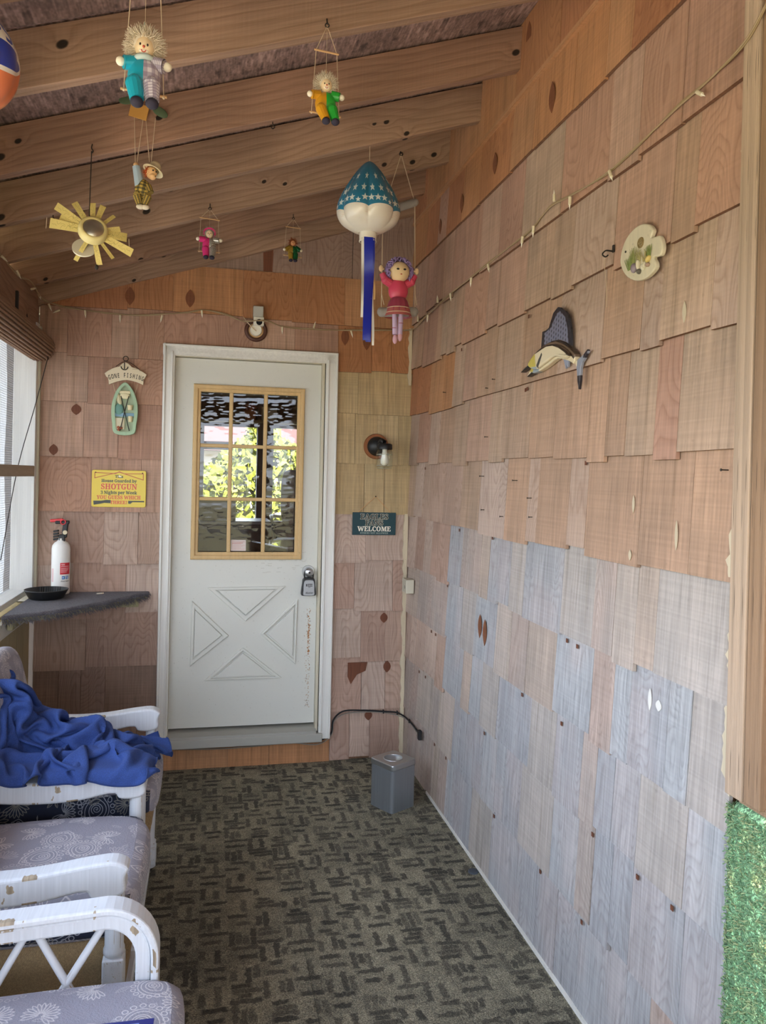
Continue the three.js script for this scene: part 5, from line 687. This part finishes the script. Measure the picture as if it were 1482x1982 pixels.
swingDoll({ name: 'clown_doll', label: 'small red-haired doll in gold and dark green sequins on a swing', hook: [0.412, 3.003, -4.16], k: 0.84, barY: -0.052, barW: 0.072, barTilt: 0.002, seatY: -0.205, seatW: 0.09, seatTilt: 0.004, left: std('#ffffff', { map: sequinTex('#9a7a2c', '#c9a646'), metalness: 0.4, roughness: 0.4 }), right: std('#ffffff', { map: sequinTex('#14432a', '#2f9a55'), metalness: 0.4, roughness: 0.35 }), hair: std('#8d4a26', { roughness: 1 }), hairN: 200, muzzle: false, skin: std('#d99a68'), handX: 0.95, handY: 0.6, headK: 0.8 });
{ // rag doll with purple hair
  const g = thing('rag_doll', 'purple-haired rag doll in a pink dress on a padded swing', 'hanging doll', [0.888, 3.222, -3.722], 0, 'dolls on swings under the rafters');
  const knit = std('#f1e8dc', { map: rep(texWeave, 8), roughness: 1, bumpMap: rep(bumpLoop, 6), bumpScale: 0.0015 }), pink = satin('#d64a66'), dusk = satin('#9c3f52'), z = 0.012;
  part('screw_hook', merge([rod(V(0, 0.02, -0.012), V(0, 0, 0.008), 0.003), at(new THREE.TorusGeometry(0.008, 0.0025, 6, 16), 0, -0.004, z)]), M.iron, g);
  const b0 = V(-0.085, -0.3, z), b1 = V(0.075, -0.235, z), s0 = V(-0.085, -0.782, z), s1 = V(0.09, -0.77, z);
  part('padded_bar', crumple(new THREE.CapsuleGeometry(0.02, 0.15, 6, 16).rotateZ(-Math.PI / 2 + 0.38), 0.006, 60, 1), knit, g, 0.005, -0.262, z); part('padded_seat', crumple(new THREE.CapsuleGeometry(0.024, 0.165, 6, 16).rotateZ(Math.PI / 2 + 0.07), 0.005, 60, 2), knit, g, 0.002, -0.778, z);
  part('cord', rod(V(0, -0.006, z), b0, 0.002, 6), M.rope, g); part('cord', rod(V(0, -0.006, z), b1, 0.002, 6), M.rope, g); part('cord', rod(b0, V(-0.082, -0.78, z), 0.0024, 6), M.rope, g); part('cord', rod(b1, V(0.088, -0.77, z), 0.0024, 6), M.rope, g);
  part('cord_tail', rod(V(-0.082, -0.7, z + 0.004), V(-0.07, -0.75, z + 0.006), 0.002, 5), M.rope, g); part('cord_tail', rod(V(0.086, -0.69, z + 0.004), V(0.096, -0.74, z + 0.006), 0.002, 5), M.rope, g);
  const hd = part('head', ball(0.05, 1, 1.0, 0.85), std('#eccf9f', { roughness: 0.8 }), g, 0.002, -0.585, z + 0.012);
  for (const s of [-1, 1]) { part('eye', ball(0.006, 1.2, 0.8, 0.5, 10, 8), eyeM, hd, s * 0.017, 0.004, 0.041); part('eyebrow', rod(V(s * 0.012, 0.016, 0.039), V(s * 0.024, 0.017, 0.036), 0.0008, 4), M.dowel, hd); } part('mouth', ball(0.004, 1.2, 0.7, 0.6, 8, 6), lip, hd, 0, -0.02, 0.0405);
  const R = rngOf(71), loops = []; for (let i = 0; i < 240; i++) { const y = 1 - 2 * (i + 0.5) / 240, f = i * 2.39996, q = Math.sqrt(1 - y * y), d = V(q * Math.cos(f), y, q * Math.sin(f)); if (d.z > 0.3 && Math.hypot(d.x * 1.05, d.y + 0.12) < 0.93) continue; if (d.y < -0.62) continue; loops.push(at(new THREE.TorusGeometry(0.009, 0.0034, 5, 9), d.x * 0.062, d.y * 0.062, d.z * 0.052, R() * 6, R() * 6, R() * 6)); } part('yarn_hair', merge(loops), std('#9a83b4', { roughness: 1 }), hd, 0, 0.003, -0.004);
  part('bodice', crumple(ball(0.052, 0.92, 1.15, 0.7, 28, 20), 0.003, 40, 2), pink, g, 0.0, -0.675, z + 0.004);
  for (const s of [-1, 1]) { part('sleeve', crumple(merge([rod(V(s * 0.036, -0.645, z), V(s * 0.066, -0.628, z + 0.004), 0.02, 14, 0.019), at(ball(0.02), s * 0.066, -0.628, z + 0.004), rod(V(s * 0.066, -0.628, z + 0.004), V(s * 0.084, -0.596, z + 0.006), 0.018, 14, 0.013)]), 0.002, 60, s), pink, g); part('hand', merge([ball(0.0125, 0.85, 1.3, 0.6), at(ball(0.005), -s * 0.011, -0.002, 0)]), std('#e7c79a', { roughness: 0.8 }), g, s * 0.09, -0.574, z + 0.01); }
  const sk = new THREE.LatheGeometry([[0.036, 0], [0.046, -0.015], [0.054, -0.045], [0.062, -0.085], [0.06, -0.086], [0.045, -0.04], [0.03, -0.005]].map(([x, y]) => new THREE.Vector2(x, y)), 40); const p = sk.attributes.position; for (let i = 0; i < p.count; i++) { const a = Math.atan2(p.getZ(i), p.getX(i)), d = 1 + 0.06 * Math.sin(a * 12) * Math.min(1, -p.getY(i) / 0.05); p.setX(i, p.getX(i) * d); p.setZ(i, p.getZ(i) * d); } sk.computeVertexNormals();
  const skirt = part('skirt', sk, dusk, g, 0.0, -0.715, z + 0.012); const band = (y, r, m, t) => part('lace_band', at(new THREE.TorusGeometry(r, t, 6, 40).scale(1, 1, 1), 0, 0, 0, Math.PI / 2), m, skirt, 0, y, 0); band(-0.05, 0.057, M.rope, 0.0022); band(-0.074, 0.062, M.rope, 0.0022); part('gauze_hem', new THREE.CylinderGeometry(0.056, 0.067, 0.04, 40, 4, true), std('#b0605a', { roughness: 1, side: THREE.DoubleSide }), skirt, 0, -0.07, 0);
  for (const s of [-1, 1]) { const x = s * 0.016 - 0.006; part('stocking', merge([rod(V(x, -0.79, z + 0.03), V(x - 0.004 * s, -0.895, z + 0.032), 0.012, 12, 0.0125)]), std('#cdb5d4', { roughness: 0.9 }), g); part('slipper', ball(0.0135, 0.9, 1.7, 0.9, 14, 10), std('#d8a9b6', { roughness: 0.8 }), g, x - 0.004 * s, -0.905 - (s < 0 ? 0.014 : 0), z + 0.034); part('ankle_band', at(new THREE.TorusGeometry(0.0125, 0.0016, 6, 18), 0, 0, 0, Math.PI / 2), dusk, g, x, s < 0 ? -0.865 : -0.84, z + 0.031); }
}
{ // cowboy puppet hanging behind the big clown
  const g = thing('cowboy_puppet', 'red-haired puppet in a cream hat and plaid suit hanging by four cords', 'hanging doll', [-0.2405, 2.877, -2.81], 0, 'dolls on swings under the rafters');
  const plaid = std('#ffffff', { map: rep(gingham('#c9a94c', '#15191f', 8), 2), roughness: 0.9 }), z = 0.0;
  const plate = part('control_plate', rbox(0.06, 0.05, 0.004, 0.001), std('#cf9a4c'), g, -0.02, -0.005, 0.002, 0, 0, -0.2); part('green_leaf', at(ball(0.03, 1.1, 0.55, 0.1), 0, 0, 0, 0, 0, 0.3), std('#4d5f43'), g, -0.055, 0.03, 0.004); part('green_leaf', at(ball(0.026, 1.1, 0.6, 0.1), 0, 0, 0, 0, 0, -0.5), std('#4d5f43'), g, 0.05, 0.0, 0.004);
  for (const [x0, x1, y1] of [[-0.035, -0.028, -0.19], [-0.005, -0.024, -0.19], [0.002, 0.018, -0.175], [0.035, 0.024, -0.175]]) part('cord', rod(V(x0, -0.02, z), V(x1, y1, z), 0.0011, 5), M.rope, g);
  const hd = part('head', ball(0.019, 0.95, 1.15, 1), std('#dfb27c'), g, 0.026, -0.213, z + 0.004, 0, 0.7, -0.15); part('jaw', ball(0.012, 1, 0.9, 1.1), std('#dfb27c'), hd, 0.0, -0.016, 0.009); part('eye', ball(0.003), eyeM, hd, 0.005, 0.002, 0.0175); part('eye', ball(0.003), eyeM, hd, -0.007, 0.002, 0.0175); part('mouth', ball(0.0025), eyeM, hd, 0.002, -0.016, 0.0205); part('red_hair', fluff(0.016, 90, 0.4, 5, () => true, 0.05), std('#b4572a', { roughness: 1 }), hd, -0.006, 0.001, -0.008);
  part('hat', new THREE.LatheGeometry([[0, 0.026], [0.014, 0.025], [0.02, 0.016], [0.021, 0.004], [0.034, -0.002], [0.036, -0.005], [0.02, 0]].map(([x, y]) => new THREE.Vector2(x, y)), 28).scale(1, 1.1, 1), std('#ddcfa8', { roughness: 0.8 }), hd, 0.004, 0.012, 0.003, 0.1, 0, -0.25);
  part('raised_sleeve', crumple(rod(V(-0.012, -0.262, z), V(-0.026, -0.195, z), 0.0165, 14, 0.0125), 0.004, 60, 1), satin('#a9bcc6'), g); part('hand', ball(0.009), std('#dfb27c'), g, -0.026, -0.19, z);
  part('torso', crumple(at(ball(0.027, 1, 1.25, 0.85), 0, 0, 0, 0, 0, -0.2), 0.003, 50, 2), plaid, g, -0.002, -0.272, z); part('raised_sleeve', crumple(rod(V(0.014, -0.262, z + 0.006), V(0.024, -0.285, z + 0.012), 0.013, 12, 0.011), 0.002, 50, 3), plaid, g);
  for (const s of [0, 1]) { part('trouser_leg', crumple(merge([rod(V(-0.012 + s * 0.016, -0.288, z), V(-0.02 + s * 0.036, -0.298, z + 0.012), 0.015, 12, 0.014), rod(V(-0.02 + s * 0.036, -0.298, z + 0.012), V(-0.01 + s * 0.014, -0.328, z + 0.01), 0.0135, 12, 0.011)]), 0.002, 60, s), plaid, g); part('shoe', ball(0.011, 1.3, 0.8, 1), std('#d8cbb2'), g, -0.008 + s * 0.016, -0.336, z + 0.012); }
}
{ // patriotic balloon ornament with ribbons
  const g = thing('star_balloon', 'inflated balloon ornament with white stars on blue and a blue ribbon tail', 'hanging ornament', [0.6475, 3.052, -3.287]);
  const prof = [[0.0, -0.062], [0.022, -0.075], [0.05, -0.105], [0.082, -0.15], [0.112, -0.2], [0.132, -0.245], [0.1375, -0.278], [0.133, -0.305], [0.118, -0.332], [0.09, -0.352], [0.06, -0.366], [0.039, -0.372]], c2 = new THREE.CatmullRomCurve3(prof.map(([x, y]) => V(x, y, 0))), NV = 48, NU = 144, pos = [], uv = [], idx = [];
  for (let j = 0; j <= NV; j++) { const p = c2.getPoint(j / NV); for (let i = 0; i <= NU; i++) { const a = i / NU * Math.PI * 2, gore = Math.abs(Math.sin((a + 0.194) * 3)), pinch = 0.17 * Math.sin(Math.PI * Math.min(1, j / NV * 1.05)), r = p.x * (1 - pinch + pinch * Math.pow(gore, 0.45)); pos.push(Math.sin(a) * r, p.y, Math.cos(a) * r); uv.push(i / NU, 1 - j / NV); } }
  for (let j = 0; j < NV; j++) for (let i = 0; i < NU; i++) { const k = j * (NU + 1) + i; idx.push(k, k + NU + 1, k + 1, k + 1, k + NU + 1, k + NU + 2); }
  const bg = new THREE.BufferGeometry(); bg.setAttribute('position', new THREE.Float32BufferAttribute(pos, 3)); bg.setAttribute('uv', new THREE.Float32BufferAttribute(uv, 2)); bg.setIndex(idx); bg.computeVertexNormals();
  const tex = canvasTex(2048, 1024, (c, w, h) => {
    c.fillStyle = '#ded6c6'; c.fillRect(0, 0, w, h); c.fillStyle = '#2f7f9f'; c.fillStyle = '#2d7898'; c.beginPath(); c.moveTo(0, 0); c.lineTo(w, 0); const y0 = h * 0.565; for (let x = w; x >= 0; x -= 8) { const a = x / w * Math.PI * 2; c.lineTo(x, y0 + 44 * (1 - Math.pow(Math.abs(Math.sin((a + 0.194) * 3)), 0.6))); } c.closePath(); c.fill();
    c.fillStyle = 'rgba(196,106,70,0.35)'; for (let i = 0; i < 40; i++) c.fillRect((i * 337) % w, h * (0.6 + 0.02 * (i % 5)), 40, 3);
    const star = (x, y, r) => { c.fillStyle = '#d9dcd6'; c.beginPath(); for (let k = 0; k < 10; k++) { const a = k * Math.PI / 5 - Math.PI / 2, q = k % 2 ? r * 0.42 : r; c.lineTo(x + Math.cos(a) * q * 1.0, y + Math.sin(a) * q * 1.25); } c.closePath(); c.fill(); };
    for (let i = 0; i < 30; i++) star((i + 0.5) * w / 30, h * (0.5 + (i % 5 === 2 ? 0.03 : -0.005)), i % 5 === 2 ? 30 : 38); for (let i = 0; i < 20; i++) star((i + 0.8) * w / 20, h * 0.39, 34); for (let i = 0; i < 14; i++) star((i + 0.3) * w / 14, h * 0.28, 32);
  });
  part('balloon_skin', bg, phys('#ffffff', { map: tex, roughness: 0.28, clearcoat: 0.4, side: THREE.DoubleSide }), g); part('neck', new THREE.CylinderGeometry(0.038, 0.036, 0.045, 32, 1, true), phys('#e3dccd', { roughness: 0.35, side: THREE.DoubleSide }), g, 0, -0.386, 0); part('neck_rim', at(new THREE.TorusGeometry(0.036, 0.003, 8, 32), 0, 0, 0, Math.PI / 2), M.clearPlastic, g, 0, -0.408, 0); part('hanging_cord', rod(V(0, 0.004, 0), V(0, -0.066, 0), 0.0015, 5), M.rope, g);
  const ribbon = (x, z, w, y1, m, sw, name) => { const n = 30, ps = [], uu = [], id = []; for (let i = 0; i <= n; i++) { const t = i / n, y = -0.4 + (y1 + 0.4) * t, dx = sw * Math.sin(t * 4 + x * 40), dz = 0.006 * Math.sin(t * 7 + 1); for (const s of [-1, 1]) { ps.push(x + dx + s * w / 2 * (1 - 0.25 * t), y, z + dz + s * 0.003 * Math.sin(t * 9)); uu.push((s + 1) / 2, t); } if (i < n) { const k = i * 2; id.push(k, k + 2, k + 1, k + 1, k + 2, k + 3); } } const q = new THREE.BufferGeometry(); q.setAttribute('position', new THREE.Float32BufferAttribute(ps, 3)); q.setAttribute('uv', new THREE.Float32BufferAttribute(uu, 2)); q.setIndex(id); q.computeVertexNormals(); part(name, q, m, g); };
  const blue = phys('#1a2aa0', { roughness: 0.25, side: THREE.DoubleSide }), wht = phys('#e2ddd2', { roughness: 0.4, side: THREE.DoubleSide });
  ribbon(-0.004, 0.034, 0.04, -0.84, blue, 0.003, 'ribbon'); ribbon(0.008, 0.026, 0.03, -0.845, blue, 0.004, 'ribbon'); ribbon(-0.024, 0.02, 0.014, -0.74, wht, 0.003, 'ribbon'); ribbon(0.022, 0.022, 0.012, -0.858, wht, -0.005, 'ribbon'); ribbon(0.028, 0.014, 0.008, -0.66, std('#c9a06a', { side: THREE.DoubleSide }), -0.003, 'ribbon');
}
{ // sun ornament of cut can strips
  const g = thing('sun_ornament', 'yellow sun ornament of cut metal strips around a silver dome', 'hanging ornament', [-0.412, 2.727, -2.81]);
  const tex = canvasTex(128, 512, (c, w, h) => { c.fillStyle = '#d6c274'; c.fillRect(0, 0, w, h); const R = rngOf(9); c.strokeStyle = '#8a7a3c'; c.lineWidth = 3; for (let i = 0; i < 14; i++) { c.beginPath(); const y = R() * h; c.moveTo(R() * w, y); c.bezierCurveTo(R() * w, y + 30, R() * w, y + 50, R() * w, y + 70); c.stroke(); } }), strip = std('#ffffff', { map: tex, roughness: 0.5, metalness: 0.15, side: THREE.DoubleSide }), cx = 0.012, cy = -0.287;
  part('screw_hook', tube([[0, 0.02, -0.012], [0, 0.0, 0.002], [0.005, -0.01, 0.003], [0, -0.016, 0.002]], 0.002, 20, 6), M.iron, g); part('hanging_wire', rod(V(0, -0.01, 0.002), V(-0.004, -0.25, 0), 0.0018, 5), M.iron, g);
  const hub = part('cream_cup', new THREE.LatheGeometry([[0.047, -0.01], [0.048, 0.012], [0.044, 0.022], [0.036, 0.024], [0.034, 0.02]].map(([x, y]) => new THREE.Vector2(x, y)), 40), std('#d9c98a', { roughness: 0.5 }), g, cx, cy, 0.02, Math.PI / 2 - 0.35, 0, -0.25); part('silver_dome', new THREE.LatheGeometry([[0, 0.03], [0.014, 0.029], [0.028, 0.025], [0.035, 0.02]].map(([x, y]) => new THREE.Vector2(x, y)), 40), std('#c9c5b4', { metalness: 0.9, roughness: 0.28 }), hub);
  for (const [a, l, w, tw] of [[1.62, 0.1, 0.018, 0.2], [1.28, 0.098, 0.018, -0.3], [0.78, 0.09, 0.014, 0.5], [0.25, 0.085, 0.016, -0.4], [-0.05, 0.105, 0.03, 0.3], [-0.42, 0.135, 0.026, -0.2], [-0.9, 0.1, 0.012, 0.5], [-1.38, 0.105, 0.018, 0.1], [-2.1, 0.11, 0.016, -0.4], [2.98, 0.14, 0.03, 0.2], [2.55, 0.145, 0.024, 0.4], [2.15, 0.115, 0.02, -0.2], [2.75, 0.115, 0.02, 0.1]]) { const q = new THREE.BoxGeometry(w, l - 0.03, 0.0012, 2, 8, 1), p = q.attributes.position; for (let i = 0; i < p.count; i++) { const t = p.getY(i) / l + 0.5, s = tw * t, x = p.getX(i) * (0.8 + 0.35 * t); p.setX(i, x * Math.cos(s)); p.setZ(i, p.getZ(i) + x * Math.sin(s) - 0.02 * t * t); } q.computeVertexNormals(); const r = part('ray', q, strip, g, cx + Math.cos(a) * (l / 2 + 0.018), cy + Math.sin(a) * (l / 2 + 0.018), 0.012, 0, 0, a - Math.PI / 2); }
  part('white_disc', at(new THREE.CylinderGeometry(0.04, 0.04, 0.006, 32), 0, 0, 0, Math.PI / 2 - 0.5), std('#d8cfb8'), g, cx - 0.03, cy - 0.05, -0.008); part('cord', rod(V(cx - 0.15, cy + 0.04, 0.0), V(cx - 0.152, cy + 0.002, 0.0), 0.001, 5), M.rope, g); part('cord', rod(V(cx + 0.115, cy - 0.01, 0), V(cx + 0.117, cy - 0.05, 0), 0.001, 5), M.rope, g); part('drop_bead', ball(0.006, 1, 1.5, 1), M.iron, g, cx + 0.012, cy - 0.115, 0.0); part('cord', rod(V(cx + 0.006, cy - 0.05, 0), V(cx + 0.012, cy - 0.108, 0), 0.001, 5), M.rope, g);
}
{ // printed ball at the picture's left edge
  const g = thing('printed_ball', 'orange, white and blue inflatable printed ball hanging at the left edge', 'hanging ornament', [-0.524, 2.66, -1.862]);
  const tex = canvasTex(1536, 512, (c, w, h) => { c.fillStyle = '#dc7a50'; c.fillRect(0, 0, w, h); c.fillStyle = '#cf5257'; c.fillRect(0, 0, w, h * 0.27); c.fillStyle = '#e6e0d8'; c.fillRect(0, h * 0.27, w, h * 0.22); c.textAlign = 'center'; for (let k = 0; k < 3; k++) { const x = (k + 0.5) * w / 3; c.fillStyle = '#e6e0d8'; c.beginPath(); c.ellipse(x, h * 0.49, w * 0.155, h * 0.115, 0, 0, 7); c.fill(); c.fillStyle = '#283d9e'; c.beginPath(); c.ellipse(x, h * 0.49, w * 0.145, h * 0.085, 0, 0, 7); c.fill(); c.font = 'bold 112px sans-serif'; c.save(); c.translate(x, h * 0.4); c.scale(1.35, 1); c.fillText('PEPSI', 0, 0); c.restore(); c.fillStyle = '#e2d8c6'; c.fillRect(x - w * 0.03, h * 0.68, w * 0.03, h * 0.2); } });
  const bl = new THREE.SphereGeometry(0.104, 48, 32).scale(1, 1.12, 1), p = bl.attributes.position; for (let i = 0; i < p.count; i++) { const a = Math.atan2(p.getZ(i), p.getX(i)), d = 0.94 + 0.06 * Math.pow(Math.abs(Math.sin(a * 4)), 0.4); p.setX(i, p.getX(i) * d); p.setZ(i, p.getZ(i) * d); } bl.computeVertexNormals(); g.scale.setScalar(0.928);
  part('ball_skin', bl, phys('#ffffff', { map: tex, roughness: 0.3, clearcoat: 0.3 }), g, 0, -0.155, 0, 0, -0.78, 0); part('hanging_cord', rod(V(0, 0.0, 0), V(0, -0.045, 0), 0.0014, 5), M.rope, g);
}
for (const [x, i, l] of [[-0.62, 3, 'bare screw hook under the third rafter from the door'], [0.2, 4, 'bare screw hook under the rafter beside the cowboy puppet']]) { const h = thing('ceiling_hook', l, 'hook', [x, under(x) - 0.001, ZR[i] - 0.02]); part('hook', tube([[0, 0.01, 0], [0, -0.008, 0], [0.007, -0.016, 0], [0, -0.024, 0], [-0.006, -0.018, 0]], 0.0018, 24, 6), M.iron, h); }

scene.traverse((o) => { if (o.isMesh) { o.castShadow = true; o.receiveShadow = true; } });
renderer.render(scene, camera);
